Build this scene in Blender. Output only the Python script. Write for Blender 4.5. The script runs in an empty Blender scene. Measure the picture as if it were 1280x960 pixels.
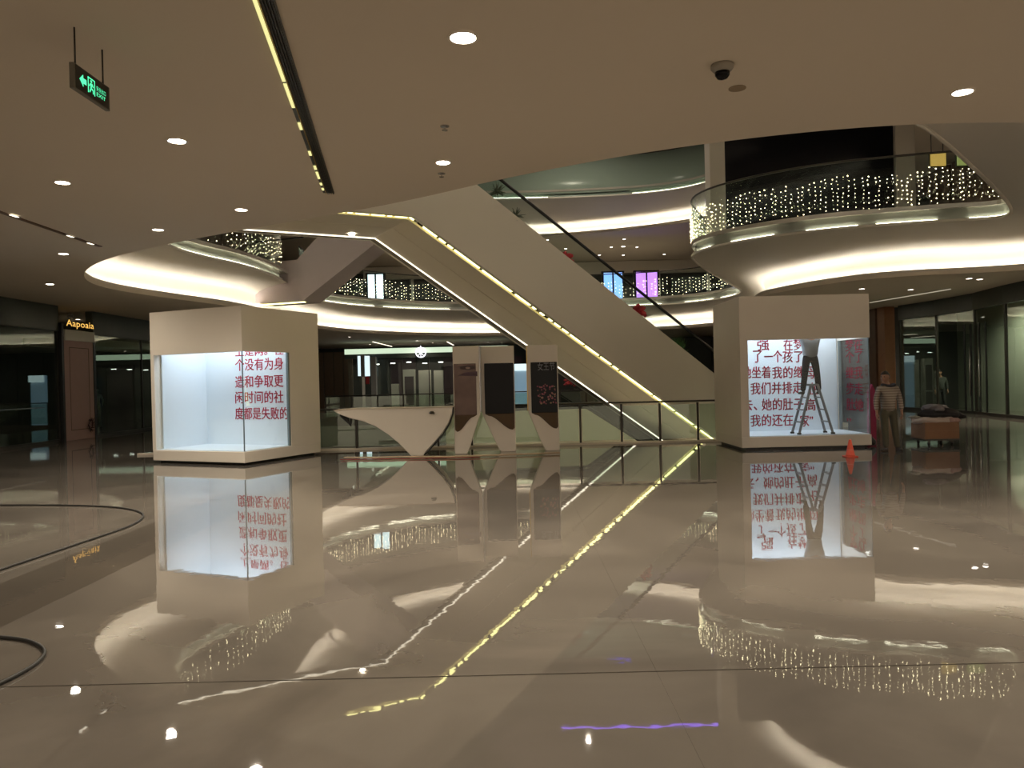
import bpy, bmesh, math, random
from mathutils import Vector, Matrix
from math import sin, cos, pi, radians
random.seed(7)
S = bpy.context.scene
COL = S.collection
K = 1.12          # metres per layout unit (all coordinates below are layout units)

# ------------------------------------------------------------------ camera, world, exposure
cd = bpy.data.cameras.new('camera'); cam = bpy.data.objects.new('camera', cd); COL.objects.link(cam)
cd.sensor_fit = 'HORIZONTAL'; cd.sensor_width = 36.0; cd.lens = 36.0*960/1280
cd.clip_start = 0.05; cd.clip_end = 300
PITCH, ROLL = -5/960, 0.024
cam.matrix_world = (Matrix.Translation((0, 0, 1.5*K)) @ Matrix.Rotation(pi/2+PITCH, 4, 'X') @ Matrix.Rotation(-ROLL, 4, 'Z'))
S.camera = cam
w = bpy.data.worlds.new('world'); S.world = w; w.use_nodes = True
w.node_tree.nodes['Background'].inputs[0].default_value = (1.0, .80, .60, 1)
w.node_tree.nodes['Background'].inputs[1].default_value = .55
S.view_settings.view_transform = 'Standard'; S.view_settings.look = 'None'
S.view_settings.gamma = 1; S.view_settings.exposure = 0.33
S.view_settings.use_curve_mapping = False
S.cycles.use_denoising = True
S.cycles.max_bounces = 8; S.cycles.diffuse_bounces = 4; S.cycles.glossy_bounces = 5
S.cycles.transparent_max_bounces = 24; S.cycles.transmission_bounces = 6
S.cycles.sample_clamp_indirect = 4; S.cycles.caustics_reflective = False; S.cycles.caustics_refractive = False

# ------------------------------------------------------------------ materials
def nn(nt, t, **kw):
    n = nt.nodes.new(t)
    for k, v in kw.items(): setattr(n, k, v)
    return n
MATS = {}
def mat(name, col, rough=.6, metal=0, var=.06, scale=4, bump=0, spec=.5, coat=0):
    if name in MATS: return MATS[name]
    m = bpy.data.materials.new(name); m.use_nodes = True; nt = m.node_tree
    b = nt.nodes['Principled BSDF']
    b.inputs['Roughness'].default_value = rough; b.inputs['Metallic'].default_value = metal
    b.inputs['Specular IOR Level'].default_value = spec
    b.inputs['Coat Weight'].default_value = coat
    tc = nn(nt, 'ShaderNodeTexCoord'); no = nn(nt, 'ShaderNodeTexNoise')
    no.inputs['Scale'].default_value = scale; no.inputs['Detail'].default_value = 4
    nt.links.new(tc.outputs['Object'], no.inputs['Vector'])
    r = nn(nt, 'ShaderNodeMapRange'); r.inputs[3].default_value = 1-var; r.inputs[4].default_value = 1+var
    nt.links.new(no.outputs[0], r.inputs[0])
    mx = nn(nt, 'ShaderNodeVectorMath', operation='SCALE'); mx.inputs[0].default_value = col
    nt.links.new(r.outputs[0], mx.inputs['Scale']); nt.links.new(mx.outputs[0], b.inputs['Base Color'])
    if bump:
        bp = nn(nt, 'ShaderNodeBump'); bp.inputs['Strength'].default_value = bump; bp.inputs['Distance'].default_value = .02
        nt.links.new(no.outputs[0], bp.inputs['Height']); nt.links.new(bp.outputs[0], b.inputs['Normal'])
    MATS[name] = m; return m
def emit(name, col, strength, sample=True, base=(.5, .5, .5)):
    if name in MATS: return MATS[name]
    m = bpy.data.materials.new(name); m.use_nodes = True; b = m.node_tree.nodes['Principled BSDF']
    b.inputs['Base Color'].default_value = (*base, 1); b.inputs['Emission Color'].default_value = (*col, 1)
    b.inputs['Emission Strength'].default_value = strength
    m.cycles.emission_sampling = 'FRONT_BACK' if sample else 'NONE'
    MATS[name] = m; return m
def glass(name, tint=(.8, .9, .85), refl=.08, gain=1.0, rough=0.0, body=None, bodyf=0.0):
    """thin architectural glass: tinted see-through plus mirror reflection that grows at grazing angles"""
    if name in MATS: return MATS[name]
    m = bpy.data.materials.new(name); m.use_nodes = True; nt = m.node_tree; nt.nodes.clear()
    out = nn(nt, 'ShaderNodeOutputMaterial'); tr = nn(nt, 'ShaderNodeBsdfTransparent'); gl = nn(nt, 'ShaderNodeBsdfGlossy')
    tr.inputs[0].default_value = (*tint, 1); gl.inputs['Roughness'].default_value = rough
    gl.inputs['Color'].default_value = (.95, 1, .97, 1)
    fr = nn(nt, 'ShaderNodeFresnel'); ge = nn(nt, 'ShaderNodeNewGeometry'); io = nn(nt, 'ShaderNodeMapRange')
    io.inputs[3].default_value = 1.5; io.inputs[4].default_value = 1/1.5      # same reflectance on both faces of the pane
    nt.links.new(ge.outputs['Backfacing'], io.inputs[0]); nt.links.new(io.outputs[0], fr.inputs[0])
    ma = nn(nt, 'ShaderNodeMath', operation='MULTIPLY_ADD'); ma.use_clamp = True
    ma.inputs[1].default_value = gain; ma.inputs[2].default_value = refl
    nt.links.new(fr.outputs[0], ma.inputs[0])
    mx = nn(nt, 'ShaderNodeMixShader'); nt.links.new(ma.outputs[0], mx.inputs[0])
    src = tr.outputs[0]
    if body:
        df = nn(nt, 'ShaderNodeBsdfDiffuse'); df.inputs[0].default_value = (*body, 1)
        m2 = nn(nt, 'ShaderNodeMixShader'); m2.inputs[0].default_value = bodyf
        nt.links.new(tr.outputs[0], m2.inputs[1]); nt.links.new(df.outputs[0], m2.inputs[2]); src = m2.outputs[0]
    nt.links.new(src, mx.inputs[1]); nt.links.new(gl.outputs[0], mx.inputs[2])
    nt.links.new(mx.outputs[0], out.inputs[0])
    MATS[name] = m; return m
def marble(name, c1, c2, rough=.02):
    m = bpy.data.materials.new(name); m.use_nodes = True; nt = m.node_tree; b = nt.nodes['Principled BSDF']
    ge = nn(nt, 'ShaderNodeNewGeometry')
    n1 = nn(nt, 'ShaderNodeTexNoise'); n1.inputs['Scale'].default_value = .55; n1.inputs['Detail'].default_value = 8
    n1.inputs['Distortion'].default_value = 1.2
    nt.links.new(ge.outputs['Position'], n1.inputs['Vector'])
    cr = nn(nt, 'ShaderNodeValToRGB'); cr.color_ramp.elements[0].color = (*c1, 1); cr.color_ramp.elements[1].color = (*c2, 1)
    cr.color_ramp.elements[0].position = .35; cr.color_ramp.elements[1].position = .68
    nt.links.new(n1.outputs[0], cr.inputs[0]); nt.links.new(cr.outputs[0], b.inputs['Base Color'])
    b.inputs['Roughness'].default_value = rough; b.inputs['IOR'].default_value = FLOOR_IOR
    n2 = nn(nt, 'ShaderNodeTexNoise'); n2.inputs['Scale'].default_value = 5.0; n2.inputs['Detail'].default_value = 2
    nt.links.new(ge.outputs['Position'], n2.inputs['Vector'])
    bp = nn(nt, 'ShaderNodeBump'); bp.inputs['Strength'].default_value = FLOOR_BUMP; bp.inputs['Distance'].default_value = .02
    nt.links.new(n2.outputs[0], bp.inputs['Height']); nt.links.new(bp.outputs[0], b.inputs['Normal'])
    return m
FLOOR_IOR = 2.0; FLOOR_BUMP = .02
M_FLOOR = marble('beige_marble', (.115, .10, .086), (.175, .153, .13))
M_DARKM = marble('grey_brown_marble', (.085, .072, .06), (.115, .098, .08))
M_FARM = marble('pale_marble', (.42, .39, .34), (.5, .47, .41), .15)
M_CEIL = mat('ceiling_paint', (.68, .60, .49), .8, var=.02, scale=.6)
M_SOFF = mat('white_plaster', (.66, .61, .53), .7, var=.02, scale=.6)
M_CLAD = mat('escalator_cladding', (.82, .78, .68), .45, var=.02, scale=1)
M_CLADU = mat('escalator_soffit_panel', (.84, .76, .62), .45, var=.03, scale=1)
M_CLADV = mat('mauve_grey_cladding', (.52, .45, .45), .5, var=.02)
M_BOX = mat('kiosk_white_paint', (.82, .75, .66), .45, var=.03, scale=2)
M_INT = mat('white_laminate', (.80, .86, .92), .4, var=.01)
M_WHITE = mat('gloss_white', (.80, .73, .64), .3, var=.02)
M_BLACK = mat('black_plastic', (.012, .012, .012), .35)
M_BLACKG = mat('black_glass', (.008, .008, .01), .12, spec=.15)
M_DARK = mat('dark_wall', (.035, .036, .033), .5, var=.2, scale=.7)
M_DARKG = mat('dark_green_fascia', (.045, .055, .045), .35, var=.2)
M_CHROME = mat('brushed_steel', (.55, .55, .55), .25, 1)
M_GOLD = mat('gold_metal', (.75, .52, .16), .3, 1)
M_WOOD = mat('brown_wood_panel', (.13, .075, .045), .45, var=.25, scale=6)
M_WOODR = mat('copper_wood', (.34, .16, .08), .4, var=.15, scale=6)
M_PINK = mat('pink_beige_panel', (.42, .27, .24), .5, var=.05)
M_RUB = mat('black_rubber', (.02, .018, .016), .6)
M_RAIL = mat('dark_bronze', (.05, .045, .038), .35, .6)
M_GL_BOX = glass('clear_pane', (.95, .98, .99), .0, .6)
M_GL_RAIL = glass('balustrade_glass', (.80, .88, .82), .04, 1.2)
M_GL_UP = glass('upper_balustrade_glass', (.90, .95, .94), .0, .45)
M_GL_SHOP = glass('shopfront_glass', (.72, .80, .74), .05, 1.0)
M_GL_FROST = glass('frosted_green_glass', (.35, .42, .38), .0, .15, .2, (.42, .52, .44), .62)
M_GL_FROST2 = glass('milky_fascia_glass', (.5, .52, .5), .05, .8, .1, (.55, .58, .52), .6)
E_COVE = emit('cove_led', (1, .93, .80), 27)
E_UP = emit('fascia_led', (1, .96, .72), 9)
E_YEL = emit('yellow_led', (1, .93, .36), 3.4)
E_YELC = emit('yellow_slot_led', (.95, .9, .35), .75)
E_WHT = emit('warm_white_led', (1, .9, .7), 1.7)
E_LAMP = emit('downlight_lens', (1, .93, .80), 22)
E_LAMPS = emit('small_downlight_lens', (1, .93, .85), 7, False)
E_FAIRY = emit('fairy_bulb', (1, .86, .50), 9, False)
E_PANEL = emit('kiosk_led_panel', (.80, .90, 1), 7.2)
E_GREEN = emit('exit_green', (.03, .85, .38), 1.1, False)
E_CYAN = emit('cyan_lightbox', (.75, .95, 1), 1.6)
E_BLUE = emit('blue_lightbox', (.22, .42, 1), 1.6)
E_PURP = emit('purple_lightbox', (.55, .22, .95), 1.3)
E_VIOLET = emit('violet_led', (.25, .10, 1), 2.6, False)
E_GLOW = emit('lit_fascia', (.80, 1, .72), .62)
E_SCRBLUE = emit('blue_screen', (.18, .32, .42), .55)

# ------------------------------------------------------------------ building helpers
def origin_of(o):
    return Vector(o['org']) if o and 'org' in o else Vector((0, 0, 0))
def thing(name, label, cat, loc=(0, 0, 0), group=None, rz=0):
    o = bpy.data.objects.new(name, None); COL.objects.link(o); o.location = Vector(loc)*K
    o.empty_display_size = .1; o['org'] = list(loc); o['label'] = label; o['category'] = cat
    if group: o['group'] = group
    o.rotation_euler.z = rz
    return o
def tag(o, label, cat, group=None):
    o['label'] = label; o['category'] = cat
    if group: o['group'] = group
    return o
def struct(o): o['kind'] = 'structure'; return o
def stuff(o): o['kind'] = 'stuff'; return o
class MB:
    def __init__(s, T=None): s.v = []; s.f = []; s.T = T; s.sm = False
    def add(s, vs, fs):
        n = len(s.v); s.v += [Vector(p) for p in vs]; s.f += [tuple(i+n for i in f) for f in fs]; return s
    def box(s, x0, x1, y0, y1, z0, z1):
        return s.add([(x0,y0,z0),(x1,y0,z0),(x1,y1,z0),(x0,y1,z0),(x0,y0,z1),(x1,y0,z1),(x1,y1,z1),(x0,y1,z1)],
                     [(0,3,2,1),(4,5,6,7),(0,1,5,4),(1,2,6,5),(2,3,7,6),(3,0,4,7)])
    def prism(s, poly, a, b, f=None):
        """poly 2D extruded between a and b; f maps (u,v,w)->xyz (default u,v in plan, w up)"""
        f = f or (lambda u, v, w: (u, v, w)); n = len(poly)
        vs = [f(u, v, a) for u, v in poly]+[f(u, v, b) for u, v in poly]
        fs = [tuple(range(n))[::-1], tuple(range(n, 2*n))]+[(i, (i+1) % n, n+(i+1) % n, n+i) for i in range(n)]
        return s.add(vs, fs)
    def tube(s, path, r, n=8, caps=True, closed=False):
        P = [Vector(p) for p in path]; m = len(P); vs = []; fs = []
        rr = r if isinstance(r, (list, tuple)) else [r]*m
        up = None
        for i, p in enumerate(P):
            if closed: d = P[(i+1) % m]-P[i-1]
            else: d = P[min(i+1, m-1)]-P[max(i-1, 0)]
            d.normalize()
            if up is None: up = Vector((0, 0, 1)) if abs(d.z) < .9 else Vector((1, 0, 0))
            a = d.cross(up); a.normalize(); b = a.cross(d); up = b
            for k in range(n):
                t = 2*pi*k/n; vs.append(p+(a*cos(t)+b*sin(t))*rr[i])
        for i in range(m if closed else m-1):
            j = (i+1) % m
            for k in range(n): fs.append((i*n+k, i*n+(k+1) % n, j*n+(k+1) % n, j*n+k))
        if caps and not closed: fs += [tuple(range(n)), tuple(range((m-1)*n, m*n))[::-1]]
        s.sm = True
        return s.add(vs, fs)
    def lathe(s, prof, c=(0, 0, 0), n=16, ring=False):
        """prof: (r,z) list revolved about the vertical through c"""
        vs = []; fs = []; m = len(prof)
        for r, z in prof:
            for k in range(n):
                t = 2*pi*k/n; vs.append((c[0]+max(r, 1e-4)*cos(t), c[1]+max(r, 1e-4)*sin(t), c[2]+z))
        for i in range(m-1):
            for k in range(n): fs.append((i*n+k, i*n+(k+1) % n, (i+1)*n+(k+1) % n, (i+1)*n+k))
        if ring: fs += [((m-1)*n+k, (m-1)*n+(k+1) % n, (k+1) % n, k) for k in range(n)]
        else: fs += [tuple(range(n))[::-1], tuple(range((m-1)*n, m*n))]
        return s.add(vs, fs)
    def build(s, name, m, parent=None, smooth=None, bevel=0, mats=None):
        vs = s.v if s.T is None else [s.T(p) for p in s.v]
        if parent: org = origin_of(parent)
        else:
            xs = [p[0] for p in vs]; ys = [p[1] for p in vs]; zs = [p[2] for p in vs]
            org = Vector(((min(xs)+max(xs))/2, (min(ys)+max(ys))/2, min(zs)))
        me = bpy.data.meshes.new(name); me.from_pydata([tuple((Vector(p)-org)*K) for p in vs], [], s.f)
        bm = bmesh.new(); bm.from_mesh(me); bmesh.ops.recalc_face_normals(bm, faces=bm.faces); bm.to_mesh(me); bm.free()
        me.materials.append(m)
        o = bpy.data.objects.new(name, me); COL.objects.link(o)
        if parent: o.parent = parent; o['org'] = list(org)
        else: o.location = org*K; o['org'] = list(org)
        if smooth if smooth is not None else s.sm: me.shade_smooth()
        if bevel:
            b = o.modifiers.new('bevel', 'BEVEL'); b.width = bevel*K; b.segments = 2; b.limit_method = 'ANGLE'; b.angle_limit = radians(50)
        return o
def box(name, m, x0, x1, y0, y1, z0, z1, parent=None, bevel=0, T=None):
    return MB(T).box(x0, x1, y0, y1, z0, z1).build(name, m, parent, False, bevel)
def copy_tree(o, parent=None):
    c = o.copy(); COL.objects.link(c); c.parent = parent
    for ch in list(o.children): copy_tree(ch, c)
    return c
def text_mesh(name, body, m, parent, w, h, place, thick=.003, mirror=False):
    """flat lettering scaled into a w x h rectangle; place(u,v,d) maps into the scene"""
    cu = bpy.data.curves.new(name, 'FONT'); cu.body = body; cu.size = 1; cu.resolution_u = 2
    t = bpy.data.objects.new('lettering_source', cu); COL.objects.link(t)
    bpy.context.view_layer.update()
    me = bpy.data.meshes.new_from_object(t.evaluated_get(bpy.context.evaluated_depsgraph_get()))
    bpy.data.objects.remove(t)
    if not len(me.vertices): return None
    xs = [v.co.x for v in me.vertices]; ys = [v.co.y for v in me.vertices]
    x0, x1, y0, y1 = min(xs), max(xs), min(ys), max(ys)
    vs = [place((v.co.x-x0)/(x1-x0)*w, (v.co.y-y0)/(y1-y0)*h, 0) for v in me.vertices]
    fs = [tuple(p.vertices) for p in me.polygons]; cos_ = [v.co.copy() for v in me.vertices]; bpy.data.meshes.remove(me)
    mb = MB(); mb.add(vs, fs)
    if m.name == 'red_print':          # heavier strokes: struck twice with a small shift
        vs2 = [place((v.x-x0)/(x1-x0)*w+.009, (v.y-y0)/(y1-y0)*h+.004, 0) for v in cos_]; mb.add(vs2, fs)
    return mb.build(name, m, parent, False)
# pixel -> layout coordinates, used while laying things out on real planes
def px(x, y, z=None, d=None):
    xl = (x-640)-ROLL*(y-480); up = -((y-480)+ROLL*(x-640)+5)
    if d is None: d = 960*(z-1.5)/up
    return Vector((xl*d/960, d, 1.5+up*d/960))
def smooth_loop(pts, it=2):
    for _ in range(it):
        q = []
        for i, p in enumerate(pts):
            n = pts[(i+1) % len(pts)]
            q += [Vector(p)*.75+Vector(n)*.25, Vector(p)*.25+Vector(n)*.75]
        pts = q
    return pts
def resample(pts, n):
    L = [0]; P = [Vector(p) for p in pts]+[Vector(pts[0])]
    for a, b in zip(P, P[1:]): L.append(L[-1]+(b-a).length)
    out = []; j = 0
    for i in range(n):
        t = L[-1]*i/n
        while L[j+1] < t: j += 1
        f = (t-L[j])/(L[j+1]-L[j]); out.append(P[j].lerp(P[j+1], f))
    return out

# ------------------------------------------------------------------ atrium openings (plan outlines, anticlockwise seen from below)
CTRL = [  # (cove edge of the lower ceiling) , (slab edge above)
 ((-9.45,16.9),(-6.9,16.0)), ((-8.0,14.9),(-5.6,15.0)), ((-5.9,13.3),(-4.0,14.0)), ((-3.6,11.9),(-2.0,12.3)), ((-1.5,10.7),(0,11.2)),
 ((.1,9.4),(1.6,10.4)), ((2,8.3),(3.2,9.9)), ((4,7.75),(4.9,10.1)), ((6,7.9),(6.0,11.0)), ((9,9),(7.7,12.9)), ((12.5,12),(9.7,15.2)),
 ((14.2,15.5),(11.1,16.9)), ((14.5,18.3),(11.6,17.9)), ((13.2,19.9),(10.2,18.05)), ((9.8,20.4),(7.1,19.0)), ((8.5,22.6),(4.95,21.6)), ((7.9,25.3),(6.1,24.6)),
 ((9.8,30),(8.2,29)), ((12,35.5),(10.4,33.5)), ((10,40),(8.6,37.4)), ((4.5,42.8),(3,38.3)), ((-1,43.5),(-2.4,38.1)), ((-6,40.5),(-5.8,36)),
 ((-8.8,35),(-8.2,32.4)), ((-8.7,29),(-7.6,27.5)), ((-8.4,24.5),(-7.4,22.8)), ((-9.6,21),(-8.4,19.8)), ((-10.0,18.8),(-8.2,18.0))]
def chaikin_pair(c, it):
    A = [Vector(a) for a, b in c]; B = [Vector(b) for a, b in c]
    for _ in range(it):
        qa = []; qb = []
        for i in range(len(A)):
            j = (i+1) % len(A)
            qa += [A[i]*.75+A[j]*.25, A[i]*.25+A[j]*.75]; qb += [B[i]*.75+B[j]*.25, B[i]*.25+B[j]*.75]
        A, B = qa, qb
    return A, B
AA, BB = chaikin_pair(CTRL, 3)
NA = len(AA)
def outward(P, i):
    d = P[(i+1) % len(P)]-P[i-1]; n = Vector((d.y, -d.x)); n.normalize(); return n
area = sum(AA[i].x*AA[(i+1) % NA].y-AA[(i+1) % NA].x*AA[i].y for i in range(NA))
SGN = 1 if area > 0 else -1
NRM_A = [outward(AA, i)*SGN for i in range(NA)]; NRM_B = [outward(BB, i)*SGN for i in range(NA)]
def ring_plate(name, m, loop, z, ext, thick=.1, parent=None):
    """flat plate of rectangle ext=(x0,x1,y0,y1) with the loop cut out"""
    x0, x1, y0, y1 = ext; bm = bmesh.new()
    def loopedges(pts):
        vs = [bm.verts.new((p[0], p[1], 0)) for p in pts]
        return [bm.edges.new((vs[i], vs[(i+1) % len(vs)])) for i in range(len(vs))]
    es = loopedges([(p.x, p.y) for p in loop])+loopedges([(x0,y0),(x1,y0),(x1,y1),(x0,y1)])
    bmesh.ops.triangle_fill(bm, edges=es, use_beauty=True)
    bm.verts.index_update()
    mb = MB(); vs = [v.co.copy() for v in bm.verts]; fs = [tuple(v.index for v in f.verts) for f in bm.faces]; bm.free()
    mb.add([(v.x, v.y, z) for v in vs], fs); n = len(vs)
    mb.add([(v.x, v.y, z+thick) for v in vs], [f[::-1] for f in fs])
    for L in (len(loop),): mb.f += [(i, (i+1) % L, n+(i+1) % L, n+i) for i in range(L)]
    return mb.build(name, m, parent, False)
def loft(rows, closed=True):
    mb = MB(); n = len(rows[0]); vs = [p for r in rows for p in r]; fs = []
    for r in range(len(rows)-1):
        for i in range(n if closed else n-1):
            j = (i+1) % n; fs.append((r*n+i, r*n+j, (r+1)*n+j, (r+1)*n+i))
    mb.add(vs, fs); mb.sm = True; return mb
def at(P, N, off, z): return [(p.x+q.x*off, p.y+q.y*off, z) for p, q in zip(P, N)]

EXT = (-19, 19, -5, 60)
DZ = 5.5
# ------------------------------------------------------------------ large structure: ceilings, cove soffits, slabs
c1 = struct(ring_plate('ceiling', M_CEIL, AA, 4.0, EXT, .10))
c2 = struct(ring_plate('ceiling.001', M_CEIL, AA, 4.0+DZ, (-19, 19, 4, 60), .10))
for lvl, (z, nm) in enumerate(((0, 'trim_1'), (DZ, 'trim_2'))):
    rows = [at(AA, NRM_A, .34, z+4.09), at(AA, NRM_A, .37, z+4.42), at(AA, NRM_A, .33, z+4.60)]
    for t, zz in ((.05, 4.69), (.18, 4.79), (.42, 4.89), (.72, 4.97), (1, 5.0)):
        rows.append([(a[0]*(1-t)+b.x*t, a[1]*(1-t)+b.y*t, z+zz) for a, b in zip(rows[2], BB)])
    struct(loft(rows).build(nm, M_SOFF))                    # cove back and curved soffit
    lip = loft([at(AA, NRM_A, .0, z+4.10), at(AA, NRM_A, .0, z+4.16), at(AA, NRM_A, .04, z+4.16), at(AA, NRM_A, .04, z+4.10)])
    struct(lip.build('trim_%d' % (3+lvl), M_SOFF))
    shd = loft([at(AA, NRM_A, .225, z+4.10), at(AA, NRM_A, .225, z+4.19), at(AA, NRM_A, .235, z+4.19), at(AA, NRM_A, .235, z+4.10)])
    struct(shd.build('trim_%d' % (6+lvl), M_SOFF))          # hidden shield added to keep direct cove light off the inner soffit
    led = loft([at(AA, NRM_A, .24, z+4.105), at(AA, NRM_A, .33, z+4.105)])
    tag(led.build('cove_light_strip', E_COVE),
        ['warm white light strip hidden in the cove around the ground floor ceiling opening',
         'warm white light strip in the cove around the upper ceiling opening'][lvl], 'light strip')
s2 = struct(ring_plate('floor_2', M_FARM, BB, 5.30, (-19, 19, -5, 60), .1))
s3 = struct(ring_plate('floor_3', M_FARM, BB, 5.30+DZ, (-19, 19, 4, 60), .1))
roof = struct(box('ceiling.002', mat('roof_paint', (.42, .36, .29), .8, var=.03), -19, 19, 4, 60, 14.6, 14.8))

# ground floor walls
WL = -13.3
struct(box('wall_back', M_DARK, -14, 17, 54, 54.3, -.01, 4))
struct(box('wall_back.001', M_DARK, -19, 19, 56, 56.3, 5.4, 14.6))
struct(box('wall_left', M_DARK, -19, -18.6, 4, 56, 5.4, 14.6))
struct(box('wall_right', M_DARK, 18.6, 19, 4, 56, 5.4, 14.6))

# ------------------------------------------------------------------ floor with marble slabs
VX0, VX1, VY0, VY1 = -8.5, 4.75, 17.45, 34.0
VX1b = 8.0
flo = MB()
for a in ((-19, 19, -5, VY0), (-19, VX0, VY0, VY1), (VX1b, 19, VY0, VY1), (-19, 19, VY1, 60)): flo.box(*a, -.35, -.02)
floor = struct(flo.build('floor', mat('grout', (.05, .04, .03), .5)))
cols = [-19, -16.05, -12.05, VX0, -4.05, -3.3, .7, VX1, VX1b, 12.0, 16, 19]
rows_ = [-5, -.1, 3.9, 7.9, 12.6, VY0, 22, 28, VY1, 40, 50, 60]
for i in range(len(cols)-1):
    for j in range(len(rows_)-1):
        x0, x1, y0, y1 = cols[i], cols[i+1], rows_[j], rows_[j+1]
        if x0 >= VX0-.01 and x1 <= VX1b+.01 and y0 >= VY0-.01 and y1 <= VY1+.01: continue
        g = .0004; ga = .007 if abs(y0-3.9) < .01 else g; gb = .007 if abs(y1-3.9) < .01 else g
        dark = cols[i] == -4.05 and y1 <= 12.61
        o = box('marble_slab', M_DARKM if dark else M_FLOOR, x0+g, x1-g, y0+ga, y1-gb, -.02, 0, floor)
        if dark: o['label'] = 'darker brown marble strip'
# void below: basement floor and the pale fascia of the edges
bf = struct(box('floor_3.001', M_FARM, -12, 12, 14, 40, -5.6, -5.4)); bf.name = 'floor.001'
vw = MB(); vw.box(VX0-.2, VX0, VY0, VY1, -5.4, -.02); vw.box(VX1b, VX1b+.2, VY0, VY1, -5.4, -.02)
vw.box(VX0, VX1b, VY1, VY1+.2, -5.4, -.02); vw.box(VX0, VX1b, VY0-.2, VY0, -5.4, -.02)
struct(vw.build('wall_void', mat('void_wall', (.30, .31, .28), .5)))
struct(box('trim_5', M_WHITE, VX0, VX1b, VY0-.12, VY0, -.02, .045))

# ------------------------------------------------------------------ balustrades with milky fascia, LED uplight, fairy light curtains
def seg_idx(cond): return [i for i in range(NA) if cond(BB[i])]
def balustrade(label, idx, zb, zf, zt, frost, glassm, led_on, grp):
    """idx: consecutive indices along BB"""
    t = thing('balustrade', label, 'balustrade', (BB[idx[len(idx)//2]].x, BB[idx[len(idx)//2]].y, zb), grp)
    P = [BB[i] for i in idx]; N = [NRM_B[i] for i in idx]
    def strip(off, z0, z1, th):
        a = loft([at(P, N, off, z0), at(P, N, off, z1), at(P, N, off+th, z1), at(P, N, off+th, z0), at(P, N, off, z0)], False); return a
    strip(-.02, zb-.03, zb+.03, .06).build('slab_edge', M_SOFF, t)
    strip(.10, zb+.03, zf, .02).build('fascia_glass', frost, t)
    strip(.02, zf, zt, .015).build('glass_panel', glassm, t)
    MB().tube(at(P, N, .02, zt), .028, 6).build('handrail', M_RAIL, t)
    L = MB(); acc = 0; on = False; dash = 2.2; segs = []; start = None
    for k in range(len(P)-1):
        acc += (P[k+1]-P[k]).length
        if not led_on(acc) and L.f:
            L.build('led_strip', E_UP, t); L = MB()
        if led_on(acc):
            L.add([(*(P[k]+N[k]*.03), zb+.05), (*(P[k+1]+N[k+1]*.03), zb+.05), (*(P[k+1]+N[k+1]*.075), zb+.05), (*(P[k]+N[k]*.075), zb+.05)], [(0, 1, 2, 3)])
    if L.f: L.build('led_strip', E_UP, t)
    return t
def fairy(label, idx, z0, z1, step, vstep, r=.0085, drop=.3):
    P = [BB[i] for i in idx]; N = [NRM_B[i] for i in idx]; mb = MB(); acc = 0
    wires = MB()
    for k in range(len(P)-1):
        L = (P[k+1]-P[k]).length; n = max(1, round(L/step))
        for j in range(n):
            p = P[k].lerp(P[k+1], (j+random.random()*.5)/n); q = N[k]
            acc += 1; ztop = z1-.10*abs(sin(acc*.19))-random.random()*.03; zbot = z0+random.random()*drop*(z1-z0)*.45
            x, y = p.x-q.x*.02, p.y-q.y*.02
            wires.add([(x, y, zbot), (x+.002, y, zbot), (x+.002, y, ztop), (x, y, ztop)], [(0, 1, 2, 3)])
            z = ztop-random.random()*vstep
            while z > zbot:
                if random.random() < .9:
                    xx = x+random.uniform(-.02, .02); yy = y+random.uniform(-.015, .015); rr = r*random.uniform(.6, 1.35)
                    mb.add([(xx+rr, yy, z), (xx, yy+rr, z), (xx-rr, yy, z), (xx, yy-rr, z), (xx, yy, z+rr), (xx, yy, z-rr)],
                           [(0,1,4),(1,2,4),(2,3,4),(3,0,4),(1,0,5),(2,1,5),(3,2,5),(0,3,5)])
                z -= vstep*random.uniform(.75, 1.25)
    t = thing('fairy_light_curtain', label, 'string lights', tuple(origin_of(None)), 'fairy light curtains on the first upper balcony')
    stuff(mb.build('bulbs', E_FAIRY, t)); stuff(wires.build('wires', M_RUB, t))
    return t
def between(i0, i1):   # control indices -> refined index list
    f = NA//len(CTRL); return [i % NA for i in range(i0*f, i1*f+1)]
R_right = between(11, 16); R_farR = between(16, 21); R_farL = between(21, 24); R_left = between(24, 28); R_near = between(3, 11)
R_farL = [i for i in R_farL if BB[i].y > 28.0]; R_left = [i for i in R_left if BB[i].y < 25.5]   # openings where the escalators land
d1 = lambda a: (a % 3.1) < 2.0
balustrade('curved glass balustrade of the right upper balcony that bulges over the white text box', R_right, 5.0, 5.42, 6.62, M_GL_FROST2, M_GL_UP, lambda a: (a % 1.9) < 1.25, 'balustrades of the first upper balcony')
balustrade('far right stretch of upper balcony balustrade seen under the escalator handrail', R_farR, 5.0, 5.42, 6.62, M_GL_FROST2, M_GL_UP, lambda a: (a % 2.6) < 1.6, 'balustrades of the first upper balcony')
balustrade('far upper balcony balustrade straight above the long desk', R_farL, 5.0, 5.42, 6.62, M_GL_FROST2, M_GL_UP, lambda a: (a % 3.4) < 3.0, 'balustrades of the first upper balcony')
balustrade('left upper balcony balustrade above the left white box', R_left, 5.0, 5.42, 6.62, M_GL_FROST2, M_GL_UP, lambda a: True, 'balustrades of the first upper balcony')
balustrade('near stretch of upper balcony balustrade over the front ceiling edge', R_near, 5.0, 5.42, 6.62, M_GL_FROST2, M_GL_UP, lambda a: False, 'balustrades of the first upper balcony')
allr = [i % NA for i in range(11*(NA//len(CTRL)), 28*(NA//len(CTRL))+1)]
balustrade('tall plain green glass balustrade of the second upper balcony without fairy lights', allr, 5.0+DZ, 5.2+DZ, 6.95+DZ, M_GL_FROST, M_GL_FROST, lambda a: (a % 10.5) < 6.5, None)
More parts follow.
